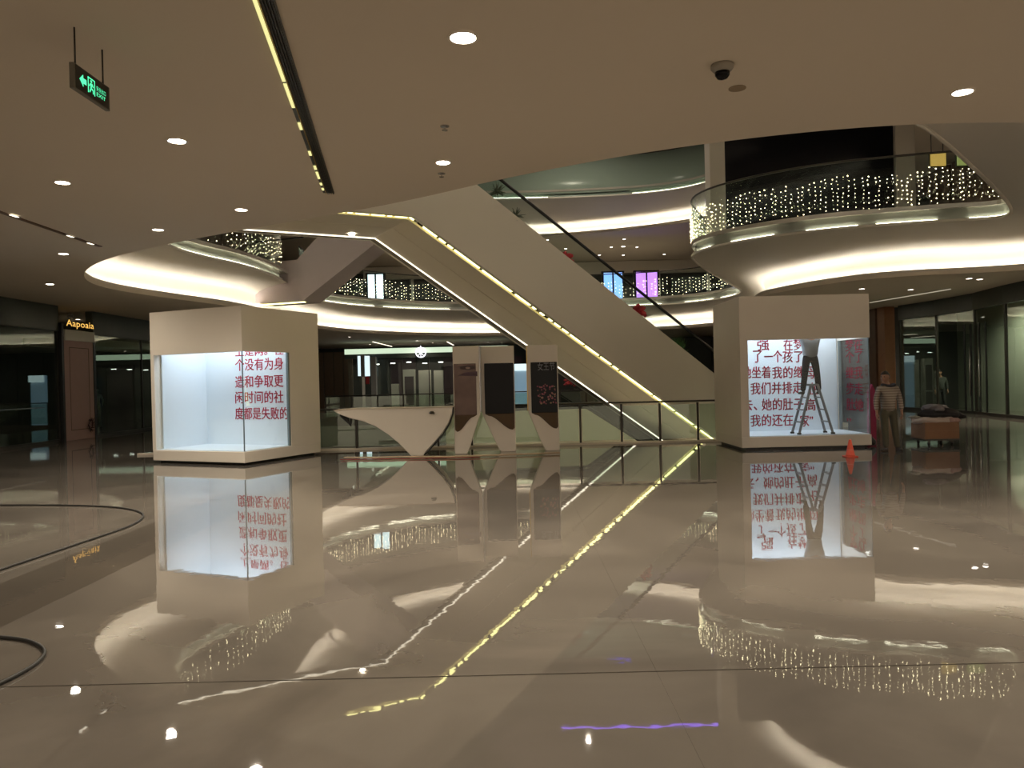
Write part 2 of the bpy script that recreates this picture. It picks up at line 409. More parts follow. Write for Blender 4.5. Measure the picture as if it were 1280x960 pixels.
fairy('fairy light curtain of large bulbs on the right bulging balcony', R_right, 5.36, 6.30, .125, .11, .0115)
fairy('fairy light curtain on the far right balcony stretch beside the escalator handrail', R_farR, 5.40, 6.32, .19, .15, .0145)
fairy('fairy light curtain on the far balcony above the long desk', R_farL, 5.40, 6.32, .19, .15, .0145)
fairy('fairy light curtain on the left balcony above the left white box', R_left, 5.40, 6.32, .26, .15, .0105)

# ------------------------------------------------------------------ columns, black screen and things on the first upper floor
for (x0, x1, yy, lb) in ((6.38, 6.87, 24.2, 'pale square column left of the big black screen'), (12.24, 12.86, 24.2, 'pale square column right of the big black screen')):
    c = MB(); c.box(x0, x1, yy, yy+.6, 5.4, 9.5); tag(c.build('column', M_SOFF, bevel=.02), lb, 'column')
t = thing('video_wall', 'large switched off black screen between two pale columns on the upper floor', 'screen', (9.5, 24.3, 5.4))
box('screen_panel', M_BLACKG, 6.9, 12.22, 24.3, 24.4, 6.2, 9.5, t); box('screen_frame', M_BLACK, 6.89, 12.23, 24.41, 24.6, 5.4, 9.5, t)
def upshop(label, x0, x1, y, z0, z1, m, pn='lightbox'):
    t = thing('shop_display', label, 'shop display', ((x0+x1)/2, y, z0))
    box('frame', M_BLACK, x0-.08, x1+.08, y, y+.3, z0, z1+.1, t)
    n = 2
    for k in range(n):
        a = x0+(x1-x0)*k/n+.05; b = x0+(x1-x0)*(k+1)/n-.05
        box(pn, m, a, b, y-.03, y-.001, z0+.1, z1, t)
    return t
upshop('blue lit shop display on the upper floor beside the escalator handrail', 5.35, 6.5, 44, 5.4, 7.5, E_BLUE)
upshop('purple lit shop display on the upper floor right of the blue one', 7.2, 8.5, 44, 5.4, 7.5, E_PURP)
upshop('pale cyan lit shop display behind fairy lights on the far left upper floor', -7.6, -6.7, 41, 5.4, 7.3, E_CYAN)
for x0, x1, m, lb_ in ((14.35, 14.85, emit('yellow_poster', (.9, .55, .10), .45), 'small yellow lit sign hanging right of the black screen on the upper floor'), (15.25, 15.8, emit('lime_poster', (.55, .65, .15), .3), 'small lime green sign hanging at the right end of the upper floor')):
    t = thing('hanging_sign', lb_, 'sign', ((x0+x1)/2, 26, 8.4))
    box('sign_panel', m, x0, x1, 26, 26.06, 8.40, 8.82, t); box('frame', M_BLACK, x0-.04, x1+.04, 26.061, 26.1, 8.36, 8.86, t)
    for xx in (x0+.05, x1-.05): MB().tube([(xx, 26.08, 8.86), (xx, 26.08, 9.5)], .015, 5).build('rod', M_BLACK, t)
box_ = thing('upper_shopfront', 'dark shopfront along the far side of the upper floor', 'shopfront', (4, 53, 5.4))
for k in range(7):
    x0 = -10+k*3.4
    box('shutter_panel', M_DARK, x0, x0+3.2, 53, 53.1, 5.4, 8.6, box_)
    box('mullion', M_SOFF, x0+3.22, x0+3.38, 52.9, 53.1, 5.4, 8.6, box_)
box('fascia', M_SOFF, -10, 13.8, 52.6, 53.1, 8.6, 9.45, box_)
tt = thing('upper_side_shopfront', 'dark brown shopfront along the left side of the upper floor', 'shopfront', (-13, 28, 5.4))
for k in range(6): box('shutter_panel', M_WOOD, -13.1, -13, 18+k*3.4, 21.2+k*3.4, 5.4, 9.4, tt)
tt = thing('upper_right_shopfront', 'dark brown shopfront behind fairy lights on the right upper floor', 'shopfront', (17, 28, 5.4))
for k in range(6): box('shutter_panel', M_WOOD, 17, 17.1, 16+k*3.4, 19.2+k*3.4, 5.4, 9.4, tt)
box('shelf', M_DARKG, 12.7, 17, 31, 31.1, 5.4, 8.5, tt)
vt = MB(); vt.tube([(.6, 27.9, 11.2), (4, 27.9, 11.2), (7.2, 27.9, 11.2)], .038, 6)
vl = vt.build('violet_tube_light', E_VIOLET); tag(vl, 'long violet tube light hung high in the atrium, mirrored purple in the floor', 'light')
vt = MB(); vt.tube([(4.4, 38.15, 12.5), (5.6, 38.05, 12.5)], .05, 6)
tag(vt.build('blue_tube_light', emit('deep_blue_led', (.03, .03, 1), 2, False)), 'short deep blue light at the top of the far green balustrade', 'light')

# ------------------------------------------------------------------ main escalator
PK = Vector((-1.9, 15.15, 4.75)); U = Vector((.883, .469, 0)); Nn = Vector((-.469, .883, 0)); SL = .625
def E(s, n, z): p = PK+U*s+Nn*n; return (p.x, p.y, z)
def zs(s): return 4.75 if s <= 0 else max(4.75-SL*s, -1.1)
S0, S1, S2 = -5.2, (4.75+1.1)/SL, 12.4
H = 1.46; WD = 2.62
esc = thing('escalator', 'large pale escalator descending from the upper left to the lower right of the atrium', 'escalator', (3, 19, 0))
def band(n0, n1, prof_lo, prof_hi):
    poly = prof_lo+prof_hi[::-1]
    return MB().prism(poly, n0, n1, lambda u, v, w_: E(u, w_, v))
lo = [(S0, 4.75), (0, 4.75), (S1, -1.1), (S2, -1.1)]
hi = [(S0, 4.75+H), (.15, 4.75+H), ((4.75+H+.0)/SL, 0), (S2, 0.0)]
hi = [(S0, 4.75+H-.05), (.35, 4.75+H-.05), (9.3, .5), (S2, .12)]
band(-.12, 0, lo, hi).build('side_panel', M_CLAD, esc)
band(WD, WD+.1, lo, hi).build('side_panel', M_CLAD, esc)
def soff(n0, n1, dz=.0, th=.05):
    l = [(S0, 4.75+dz), (0, 4.75+dz), (S1, -1.1+dz), (S2, -1.1+dz)]; h = [(a, b+th) for a, b in l]
    return band(n0, n1, l, h)
soff(.0, .20, .16).build('light_trough', M_CLAD, esc)
soff(.20, 1.12, .0).build('soffit_panel', M_CLADU, esc)
soff(1.14, 2.30, .0).build('soffit_panel', M_CLADU, esc)
soff(1.12, 1.14, .06).build('soffit_joint', M_BLACK, esc)
soff(2.36, WD, .0).build('edge_panel', mat('brown_edge_panel', (.22, .19, .14), .5), esc)
soff(2.31, 2.345, -.02, .04).build('white_line_light', E_WHT, esc)
# dashed yellow light segments
def s_of(x, y): k = ((x-640)-ROLL*(y-480))/960; return (1.9+15.15*k)/(.883-.469*k)
for a, b in ((420,433),(436,443),(446,463),(466,483),(486,492),(495.5,511)):
    a, b = a+.6, b-.8; sa, sb = s_of(a, 272+.074*(a-515)), s_of(b, 272+.074*(b-515))
    band(.02, .10, [(sa, 4.752), (sb, 4.752)], [(sa, 4.77), (sb, 4.77)]).build('yellow_light', E_YEL, esc)
dl = [(513,519.5),(530,548),(550,559),(561,568),(569.5,601.5),(604,642),(645.5,665),(667,672),(676.5,682.5),(687,692.5),(694.5,702.5),(704.5,712.5),(714.5,732),(733.5,750.5),
      (752.5,766),(768,775),(777,817.5),(819,830),(831,845.5),(847,869),(871,876),(878,893)]
for a, b in dl:
    a, b = a+.7, b-.9; sa, sb = s_of(a, 272+.736*(a-515)), s_of(b, 272+.736*(b-515))
    za, zb = 4.75-SL*sa+.002, 4.75-SL*sb+.002
    band(.02, .10, [(sa, za), (sb, zb)], [(sa, za+.02), (sb, zb+.02)]).build('yellow_light', E_YEL, esc)
# deck, steps, glass and handrails
band(0, .35, [(S0, 6.1), (.3, 6.1), (9.6, .25), (S2, .0)], [(S0, 6.14), (.3, 6.14), (9.6, .29), (S2, .04)]).build('inner_deck', M_CHROME, esc)
st = MB(); s = .4; z = 5.75
while z > .25:
    p = [(s, z-.4), (s+.288, z-.4), (s+.288, z), (s, z)]
    st.prism(p, .4, 2.2, lambda u, v, w_: E(u, w_, v)); s += .288; z -= .18
stuff(st.build('steps', M_RUB, esc))
for n0 in (.05, 2.5):
    band(n0, n0+.02, [(S0, 6.1), (.3, 6.1), (9.4, .4)], [(S0, 6.72), (.4, 6.72), (9.4, 1.1)]).build('balustrade_glass', M_GL_UP, esc)
    MB().tube([E(S0, n0, 6.76), E(.2, n0, 6.76), E(.5, n0, 6.66), E(9.4, n0, 1.1), E(10.2, n0, .85), E(10.4, n0, .6)], .035, 8).build('handrail', M_BLACK, esc)

# second escalator, far left
th = radians(-20); U2 = Vector((cos(th), sin(th), 0)); N2 = Vector((-sin(th), cos(th), 0)); P2 = Vector((-7.0, 26, 4.35))
def E2(s, n, z): p = P2+U2*s+N2*n; return (p.x, p.y, z)
esc2 = thing('escalator', 'mauve grey escalator rising to the right above the left white box', 'escalator', (-7, 26, 5))
def band2(n0, n1, lo_, hi_): return MB().prism(lo_+hi_[::-1], n0, n1, lambda u, v, w_: E2(u, w_, v))
l2 = [(-1.95, 4.35), (0, 4.35), (9.2, 9.9)]; h2 = [(-1.95, 5.75), (-.2, 5.75), (.5, 6.35), (9.2, 11.6)]
band2(0, .1, l2, h2).build('side_panel', M_CLADV, esc2)
band2(.9, 1.0, l2, h2).build('side_panel', M_CLADV, esc2)
band2(.1, .9, l2, [(a, b+.08) for a, b in l2]).build('soffit_panel', M_CLADV, esc2)
band2(.2, .3, [(-1.9, 4.32), (-.1, 4.32)], [(-1.9, 4.345), (-.1, 4.345)]).build('yellow_light', E_YEL, esc2)
MB().tube([E2(-1.9, .05, 6.5), E2(0, .05, 6.5), E2(9.2, .05, 12.3)], .03, 6).build('handrail', M_BLACK, esc2)
# third escalator going down to the basement behind the glass railing
def E3(s, n, z): return (.9+s*.98-n*.2, 19.4+s*.2+n*.98, z)
esc3 = thing('escalator', 'escalator descending to the basement behind the glass railing', 'escalator', (2, 20, -1))
def band3(n0, n1, lo_, hi_): return MB().prism(lo_+hi_[::-1], n0, n1, lambda u, v, w_: E3(u, w_, v))
l3 = [(-2.6, -1.1), (1.0, -1.1), (7.0, -4.9)]; h3 = [(-2.6, .72), (1.0, .72), (8.6, -4.2)]
band3(0, .1, l3, h3).build('side_panel', M_CLAD, esc3); band3(1.6, 1.7, [(a+.9, b) for a, b in l3], [(-1.7, .72), (2.0, .72), (9.0, -4.0)]).build('side_panel', M_DARK, esc3)
band3(.1, 1.6, [(-1.2, -.3), (1.0, -.3), (7.2, -4.6)], [(-1.2, -.05), (1.2, -.05), (7.8, -4.5)]).build('steps', M_RUB, esc3)
band3(1.5, 1.56, [(-1.0, -.1), (1.4, -.1), (7.5, -4.4)], [(-1.0, .70), (2.0, .70), (8.8, -3.9)]).build('inner_skirt', M_BLACK, esc3)
for n0, s0 in ((.05, 1.0), (1.65, 2.0)): MB().tube([E3(-1.2, n0, .62), E3(-1.05, n0, .80), E3(s0, n0, .80), E3(s0+6.4, n0, -3.45)], .04, 8).build('handrail', M_BLACK, esc3)
box('landing', M_CHROME, -2.8, -.3, 19.2, 21.2, -.3, -.01, esc3)

# ------------------------------------------------------------------ glass railing in front of the void
rl = thing('glass_railing', 'glass railing with dark posts in front of the floor opening', 'railing', (-2, 17.38, 0))
posts = [px(x, 551, d=17.35).x for x in (446,)]+[px(x, 551, d=17.35).x for x in (548, 590, 640, 693, 726, 777.5, 825.5, 873)]
posts = sorted([-5.2]+posts)
for x in posts: MB().box(x-.022, x+.022, 17.33, 17.39, .045, .9).build('post', M_RAIL, rl, False, .004)
for a, b in zip(posts, posts[1:]+[4.7]): MB().box(a+.04, b-.04, 17.355, 17.365, .09, .86).build('glass_pane', M_GL_RAIL, rl, False)
MB().tube([(-5.22, 17.36, .93), (4.72, 17.36, .93)], .02, 8).build('handrail', M_RAIL, rl)
rl2 = thing('glass_railing', 'far glass railing along the other side of the floor opening', 'railing', (-1, 28, 0))
A0, A1 = Vector((-8.3, 34.1)), Vector((7.9, 34.1))
for k in range(15):
    p = A0.lerp(A1, k/14); MB().box(p.x-.025, p.x+.025, p.y-.03, p.y+.03, 0, .95).build('post', M_RAIL, rl2, False)
    if k < 14:
        q = A0.lerp(A1, (k+1)/14); MB().box(p.x+.04, q.x-.04, p.y-.006, p.y+.006, .05, .92).build('glass_pane', M_GL_RAIL, rl2, False)
MB().tube([(A0.x, A0.y, .97), (A1.x, A1.y, .97)], .025, 8).build('handrail', M_RAIL, rl2)

# ------------------------------------------------------------------ white display boxes
RED = mat('red_print', (.52, .008, .055), .5, var=.05)
def display_box(label, T, W, D, wall_y, x_in0, x_side1, flip):
    """local frame: front face y=0 from x=0..W, depth to y=D. opening wraps the front and one side at the corner."""
    t = thing('display_box', label, 'display box', tuple(T(Vector((W/2, D/2, 0)))))
    f = (lambda x: W-x) if flip else (lambda x: x)   # flip False: glazed corner at x=W
    def bx(name, m, x0, x1, y0, y1, z0, z1, bev=0):
        a, b = sorted((f(x0), f(x1))); return box(name, m, a, b, y0, y1, z0, z1, t, bev, T)
    bx('plinth', M_BLACK, .1, W-.1, .1, D-.1, 0, .05)
    bx('base', M_BOX, 0, W+.0, 0, D, .05, .26, .01)
    for a in ((0, W, 0, .06), (0, W, D-.06, D), (0, .06, .06, D-.06), (W-.06, W, .06, D-.06)): bx('header_panel', M_BOX, *a, 2.17, 3.0)
    bx('header_rim', M_BOX, .06, W-.06, .06, .16, 2.17, 2.2); bx('top_panel', M_BOX, 0, W, 0, D, 3.0, 3.03)
    bx('front_panel', M_BOX, 0, x_in0, 0, .08, .26, 2.17)
    bx('end_panel', M_BOX, 0, .08, .08, D, .26, 2.17)
    bx('back_panel', M_BOX, .08, W, D-.08, D, .26, 2.17)
    if wall_y < D-.1: bx('side_panel', M_BOX, W-.08, W, wall_y, D-.08, .26, 2.17)
    bx('inner_wall', M_INT, .09, W-.09, wall_y, wall_y+.06, .26, 2.95)
    bx('inner_side_wall', M_INT, .085, .12, .17, wall_y, .26, 2.95)
    bx('inner_floor', M_INT, .09, W-.03, .03, wall_y, .26, .275)
    bx('front_glass', M_GL_BOX, x_in0+.01, W-.025, .015, .03, .275, 2.165)
    bx('side_glass', M_GL_BOX, W-.03, W-.015, .03, wall_y-.01, .275, 2.165)
    bx('corner_trim', mat('glass_edge', (.12, .16, .17), .3), W-.03, W-.012, .012, .028, .27, 2.17)
    bx('back_trim', mat('grey_aluminium', (.25, .3, .32), .4, .5), W-.06, W-.01, wall_y-.05, wall_y-.005, .27, 2.17)
    bx('ceiling_light', E_PANEL, .25, W-.25, wall_y-.75, wall_y-.25, 2.9, 2.95)
    return t
# right box
TR = lambda p: Vector((4.50+p[0], 15.12+p[1], p[2]))
RBY = 1.35
rb = display_box('white display box on the right with red Chinese text and a ladder inside', TR, 2.56, 1.95, RBY, .155, 0, False)
def put_text_r(body, x0, x1, yc, hh):
    d = 15.12+RBY-.004
    a = px(x0, yc, d=d); b = px(x1, yc, d=d); h = hh*d/960; z0 = a.z-h/2
    text_mesh('lettering', body, RED, rb, (b.x-a.x), h, lambda u, v, w_: (a.x+u, d, z0+v))
for body, x0, x1, yc in (('强', 946, 961, 431), ('在梦', 979, 1003, 431), ('了', 941, 952, 446), ('一个', 955, 977, 446), ('孩了', 978, 1003, 446), ('她坐着', 927, 963, 466), ('我的继', 965, 1004, 466),
                         ('母', 1007, 1019, 466), ('我们并排走', 938, 1003, 486), ('在', 1010, 1022, 486), ('去、', 927, 946, 506), ('她的肚子', 952, 1004, 506), ('高', 1007, 1019, 506), ('我的还在', 938, 991, 526), ('家”', 1000, 1016, 526)):
    put_text_r(body, x0, x1, yc, 15)
for ch, yc in (('梦在', 431), ('个了', 446), ('继我', 466), ('步走', 486), ('肚她', 506), ('”', 526)):   # reflection of the wall text, drawn as red characters on the side pane
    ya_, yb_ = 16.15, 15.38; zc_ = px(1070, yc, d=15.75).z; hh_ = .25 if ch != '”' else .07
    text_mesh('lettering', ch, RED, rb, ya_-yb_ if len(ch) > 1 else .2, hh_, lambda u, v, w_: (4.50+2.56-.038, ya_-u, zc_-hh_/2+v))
# left box: rotated about its front corner
TH = radians(-24.5); CX, CY = -5.08, 14.5
def TL(p):   # local: x along the left face (0..W), corner at x=W
    x = p[0]-2.42; y = p[1]
    return Vector((CX+x*cos(TH)-y*sin(TH), CY+x*sin(TH)+y*cos(TH), p[2]))
LBY = 1.32
lb = display_box('white display box on the left with pale blue interior and red Chinese text', TL, 2.42, 2.24, LBY, .09, 0, False)
def put_text_l(body, x0, x1, yc, hh):
    # intersect the rays with the inner wall plane
    def hit(x):
        xl = ((x-640)-ROLL*(yc-480))/960
        o = TL((0, LBY-.004, 0)); dd = Vector((cos(TH), sin(TH), 0))
        # o + s*dd : X = xl*Y
        s_ = (xl*o.y-o.x)/(dd.x-xl*dd.y); return s_, o+dd*s_
    s0, p0 = hit(x0); s1, p1 = hit(x1); s1 = min(s1, 2.34)
    zc = px(x0, yc, d=p0.y).z; h = hh*p0.y/960
    text_mesh('lettering', body, RED, lb, s1-s0, h, lambda u, v, w_: tuple(TL((s0+u, LBY-.004, zc-h/2+v))))
for body, x0, x1, yc, hh in (('上是两。在', 294, 354, 440, 12), ('个没有为身', 294, 354, 456.5, 15), ('造和争取更', 294, 354, 477.5, 15), ('闲时间的社', 294, 354, 497, 15), ('度都是失败的', 294, 362, 517, 15)):
    put_text_l(body, x0, x1, yc, hh)

# ------------------------------------------------------------------ kiosks and long desk
def contour(pts, T_): return [T_(*p) for p in pts]
def kiosk(label, xl_, yb, d, mirror, scr, extra=None, w=.70, seg=None):
    """tall slab kiosk standing on a foot at one side. local u 0..w, z 0..2.2"""
    t = thing('totem_kiosk', label, 'kiosk', (xl_+w/2, d, 0), 'white totem kiosks beside the desk')
    f = (lambda u: xl_+w-u) if mirror else (lambda u: xl_+u)
    H_ = 2.22
    lg = min(.32, w*.45); body = [(0, H_), (w, H_), (w, 0), (w-lg, 0)]
    for k in range(1, 9):   # curved sweep up to the left side
        a = k/8; body.append((w-lg-(w-lg-.01)*(a**.8), .0+.80*a+.04*sin(pi*a)))
    body = [(u, z) for u, z in body if u >= 0]+[(0, .86)]
    MB().prism(body, d, d+.24, lambda u, v, w_: (f(u), w_, v)).build('body', M_WHITE, t, False, .012)
    # brown lower cover with a wavy bottom
    cov = [(.07, .83), (w-.01, .83), (w-.01, .55)]
    for k in range(0, 9):
        a = k/8; cov.append((w-.05-(w-.16)*a, .50+.27*(a*a*(3-2*a))))
    MB().prism([(.07, .80)]+[(w-.02, .80), (w-.02, .50)]+[(w-.06-(w-.20)*k/8, .46+.30*((k/8)**2*(3-2*k/8))) for k in range(9)], d-.012, d-.001, lambda u, v, w_: (f(u), w_, v)).build('lower_cover', mat('brown_gloss', (.085, .05, .022), .25, spec=.2), t, False)
    MB().prism([(.07, .80), (w-.02, .80), (w-.02, 1.86), (.07, 1.86)], d-.02, d-.001, lambda u, v, w_: (f(u), w_, v)).build('screen', scr, t, False, .01)
    MB().prism([(-.012, .86), (0, .86), (0, H_), (-.012, H_)], d-.01, d+.25, lambda u, v, w_: (f(u), w_, v)).build('edge_strip', M_CHROME if mirror or extra != 'gold' else M_GOLD, t, False)
    return t
def picture_mat(name, c1, c2, c3, sc, em=.5):
    m = bpy.data.materials.new(name); m.use_nodes = True; nt = m.node_tree; b = nt.nodes['Principled BSDF']
    tc = nn(nt, 'ShaderNodeTexCoord'); n = nn(nt, 'ShaderNodeTexNoise'); n.inputs['Scale'].default_value = sc; n.inputs['Detail'].default_value = 3
    mp = nn(nt, 'ShaderNodeMapping'); mp.inputs['Scale'].default_value = (1, 1, 1.6)
    nt.links.new(tc.outputs['Object'], mp.inputs[0]); nt.links.new(mp.outputs[0], n.inputs['Vector'])
    cr = nn(nt, 'ShaderNodeValToRGB'); e = cr.color_ramp.elements; e[0].position = .38; e[0].color = (*c1, 1); e[1].position = .72; e[1].color = (*c3, 1)
    x = cr.color_ramp.elements.new(.55); x.color = (*c2, 1)
    nt.links.new(n.outputs[0], cr.inputs[0]); nt.links.new(cr.outputs[0], b.inputs['Base Color']); nt.links.new(cr.outputs[0], b.inputs['Emission Color'])
    b.inputs['Emission Strength'].default_value = em; b.inputs['Roughness'].default_value = .12; b.inputs['Specular IOR Level'].default_value = .15
    m.cycles.emission_sampling = 'NONE'; return m
k1 = kiosk('leftmost of the three white totem kiosks, brown close-up picture on its screen', px(567, 500, d=15.8).x, 0, 15.8, True, picture_mat('skin_tone_picture', (.060, .034, .024), (.08, .048, .034), (.10, .06, .042), 1.2, .28), None, .545)
k2 = kiosk('middle white totem kiosk with a blank black screen', px(602, 500, d=16.1).x, 0, 16.1, False, M_BLACKG, None, .70)
k3 = kiosk('white totem kiosk with a dark flower picture and white characters on its screen', px(660, 500, d=16.1).x, 0, 16.1, False, mat('dark_picture', (.012, .014, .016), .12, spec=.15), 'gold', .64)
# picture content
c0 = px(583, 462, d=15.76)
e_ = MB()
for k in range(1):
    pts = [(cos(a)*.16, sin(a)*.035+(.015 if sin(a) > 0 else 0)) for a in [2*pi*i/16 for i in range(16)]]
    e_.prism(pts, 15.772, 15.778, lambda u, v, w_: (c0.x+.02+u, w_, c0.z+.03+v))
e_.build('screen_print', mat('dark_lash', (.035, .014, .012), .4), k1, False).name = 'eye_shadow_print'
MB().prism([(cos(2*pi*i/12)*.05, sin(2*pi*i/12)*.022) for i in range(12)], 15.765, 15.771, lambda u, v, w_: (c0.x+.03+u, w_, c0.z+.035+v)).build('eye_print', mat('eye_glint', (.28, .19, .15), .3), k1, False)
MB().prism([(-.19, -.10), (.20, -.12), (.20, -.02), (-.05, -.04)], 15.774, 15.779, lambda u, v, w_: (c0.x+.02+u, w_, c0.z-.02+v)).build('shadow_print', mat('mauve_shadow', (.06, .022, .035), .4), k1, False)
a0 = px(672, 462, d=16.07)
text_mesh('lettering', '女王节', mat('pale_print', (.25, .27, .30), .4), k3, .36, .17, lambda u, v, w_: (a0.x+u, 16.074, a0.z-.02+v))
fl = MB(); fx = px(672, 505, d=16.07)
for k in range(60):
    cx_, cz_ = fx.x+.0+random.random()*.40, fx.z+random.random()**1.6*.42; r = random.uniform(.010, .028)
    fl.prism([(cx_+cos(2*pi*i/8)*r*random.uniform(.7, 1), cz_+sin(2*pi*i/8)*r*random.uniform(.7, 1)) for i in range(8)], 16.070, 16.0755-.00005*k)
    n_ = len(fl.v)-16
    for i in range(n_, n_+16): p = fl.v[i]; fl.v[i] = Vector((p.x, p.z, p.y))
fo = stuff(fl.build('flower_print', picture_mat('flower_print', (.09, .02, .03), (.16, .05, .05), (.14, .12, .05), 9, .3), k3, False))

# desk: long tapering counter on a pointed foot
DY = 15.6
def dp(x, y): p = px(x, y, d=DY); return (p.x, p.z)
desk = thing('reception_desk', 'long white sculpted desk tapering to a point on the left, on a narrow foot', 'desk', (dp(520, 570)[0], DY+.3, 0))
top = [(417, 513.5), (440, 511.5), (480, 511), (520, 510.5), (566, 509)]
low = [(565, 516), (561, 528), (553, 541), (543, 553), (532, 565), (529, 570)]
low2 = [(514, 570), (508, 564), (497, 553), (485, 543), (470, 533.5), (455, 527), (440, 523.5), (428, 519.5), (421, 516.5)]
pl = [dp(*p) for p in top+low+low2]; pl = [(a, max(b, 0.0)) for a, b in pl]
MB().prism(pl, DY, DY+.75, lambda u, v, w_: (u, w_, v)).build('body', M_WHITE, desk, False, .015)
rim = [dp(*p) for p in top]; 
MB().prism([(a, b+.012) for a, b in rim]+[(a, b-.002) for a, b in rim[::-1]], DY-.01, DY+.76, lambda u, v, w_: (u, w_, v)).build('worktop', mat('warm_worktop', (.6, .5, .38), .3), desk, False)
side = [(566.5, 509), (566, 517), (562, 529), (554, 542.5), (544, 554), (533, 566.5), (529.5, 570.5)]
MB().tube([(*[dp(*p)[0]], DY+.02, max(dp(*p)[1], .02)) for p in side], .018, 6).build('black_edge', M_BLACK, desk)
b_ = dp(540, 517); MB().lathe([(.05, 0), (.06, .02), (.03, .05)], (b_[0], DY-.005, b_[1]), 10).build('hook', M_RAIL, desk)
bag = MB(); bb_ = dp(434, 524)
bag.tube([(bb_[0]-.18, DY+.2, bb_[1]+.08), (bb_[0]-.05, DY+.2, bb_[1]+.0), (bb_[0]+.02, DY+.2, bb_[1]-.12), (bb_[0]+.05, DY+.2, bb_[1]+.03)], [.03, .06, .05, .02], 8)
bag.build('drawer_underside', M_BLACK, desk)
# shallow edge strip and taped cables along the floor opening
cb = MB(); cb.tube([px(430, 572, z=.03), px(470, 572, z=.03), px(500, 571, z=.03), px(560, 571, z=.03), px(620, 569, z=.03), px(700, 566, z=.03)], .02, 6)
tag(cb.build('taped_cable', mat('tape', (.5, .38, .25), .3)), 'pale taped cable along the floor in front of the desk and kiosks', 'cable')
cb = MB(); cb.tube([px(425, 574.5, z=.02), px(500, 573.5, z=.02), px(600, 571.5, z=.02)], .008, 6)
tag(cb.build('red_cable', mat('red_cable', (.35, .04, .03), .4)), 'thin red cable lying beside the pale taped cable before the desk', 'cable')

# ------------------------------------------------------------------ people
def skin_mesh(name, m, parent, pts, edges, rad, T, sub=2, root=0):
    me = bpy.data.meshes.new('source'); me.from_pydata([Vector(p)*K for p in pts], edges, [])
    o = bpy.data.objects.new('source', me); COL.objects.link(o)
    md = o.modifiers.new('skin', 'SKIN'); md.use_smooth_shade = True; md.use_x_symmetry = False
    for i, r in enumerate(rad):
        r = r if isinstance(r, tuple) else (r, r)
        me.skin_vertices[0].data[i].radius = (r[0]*K, r[1]*K); me.skin_vertices[0].data[i].use_root = (i == root)
    s_ = o.modifiers.new('sub', 'SUBSURF'); s_.levels = sub; s_.render_levels = sub
    bpy.context.view_layer.update()
    ev = bpy.data.meshes.new_from_object(o.evaluated_get(bpy.context.evaluated_depsgraph_get()))
    bpy.data.objects.remove(o)
    mb = MB(); mb.add([T(v.co/K) for v in ev.vertices], [tuple(p.vertices) for p in ev.polygons]); mb.sm = True
    bpy.data.meshes.remove(ev)
    return mb.build(name, m, parent, True)
M_SKIN = mat('skin', (.38, .21, .14), .55, var=.05)
def stripe_mat():
    m = bpy.data.materials.new('striped_knit'); m.use_nodes = True; nt = m.node_tree; b = nt.nodes['Principled BSDF']
    tc = nn(nt, 'ShaderNodeTexCoord'); wv = nn(nt, 'ShaderNodeTexWave', bands_direction='Z'); wv.inputs['Scale'].default_value = 6; wv.inputs['Distortion'].default_value = .6
    nt.links.new(tc.outputs['Object'], wv.inputs[0])
    cr = nn(nt, 'ShaderNodeValToRGB'); cr.color_ramp.elements[0].color = (.20, .155, .12, 1); cr.color_ramp.elements[1].color = (.33, .29, .25, 1)
    cr.color_ramp.elements[0].position = .25; cr.color_ramp.elements[1].position = .45
    nt.links.new(wv.outputs[1], cr.inputs[0]); nt.links.new(cr.outputs[0], b.inputs['Base Color']); b.inputs['Roughness'].default_value = .9
    return m
def head_geo(mbp, T, c, r, yaw):
    """a shaped head: skull, jaw, nose, brow, ears as one closed skin surface"""
    bm = bmesh.new(); bmesh.ops.create_uvsphere(bm, u_segments=20, v_segments=16, radius=1)
    out = []
    for v in bm.verts:
        x, y, z = v.co  # face looks to -y
        sx = .74*(1-.22*max(0, -z)**1.2); sy = .90*(1-.12*max(0, -z)); zz = z*1.12
        X, Y, Z = x*sx, y*sy, zz
        if y < -.2:                        # face plane, nose, mouth, eye sockets
            Y *= .95
            nz = math.exp(-((x/.13)**2+((z+.12)/.22)**2)); Y -= .22*nz
            for ex in (-.32, .32): Y += .07*math.exp(-(((x-ex)/.16)**2+((z-.10)/.12)**2))
            Y -= .05*math.exp(-((x/.25)**2+((z+.47)/.08)**2)); Y -= .06*math.exp(-((x/.2)**2+((z+.8)/.15)**2))
        for ex in (-1, 1): X += ex*.16*math.exp(-(((x-ex)/.25)**2+((z-.02)/.22)**2+((y-.05)/.22)**2))
        q = Matrix.Rotation(yaw, 3, 'Z') @ Vector((X, Y, Z)); out.append(T(Vector(c)+q*r))
    bm.verts.index_update()
    mbp.add(out, [tuple(v.index for v in f.verts) for f in bm.faces]); bm.free()
def hair(t, T, c, r, yaw, m):
    bm = bmesh.new(); bmesh.ops.create_uvsphere(bm, u_segments=20, v_segments=14, radius=1)
    dele = [v for v in bm.verts if v.co.z < -.35 or (v.co.y < -.25 and v.co.z < .42)]
    bmesh.ops.delete(bm, geom=dele, context='VERTS'); bm.verts.index_update()
    vs = []
    for v in bm.verts:
        x, y, z = v.co; k = 1+.03*sin(9*x+7*z)
        q = Matrix.Rotation(yaw, 3, 'Z') @ Vector((x*.82*k, y*.99*k, z*1.22*k)); vs.append(T(Vector(c)+q*r))
    mb = MB(); mb.add(vs, [tuple(v.index for v in f.verts) for f in bm.faces]); bm.free()
    o = mb.build('hair', m, t, True); so = o.modifiers.new('solid', 'SOLIDIFY'); so.thickness = .01; return o
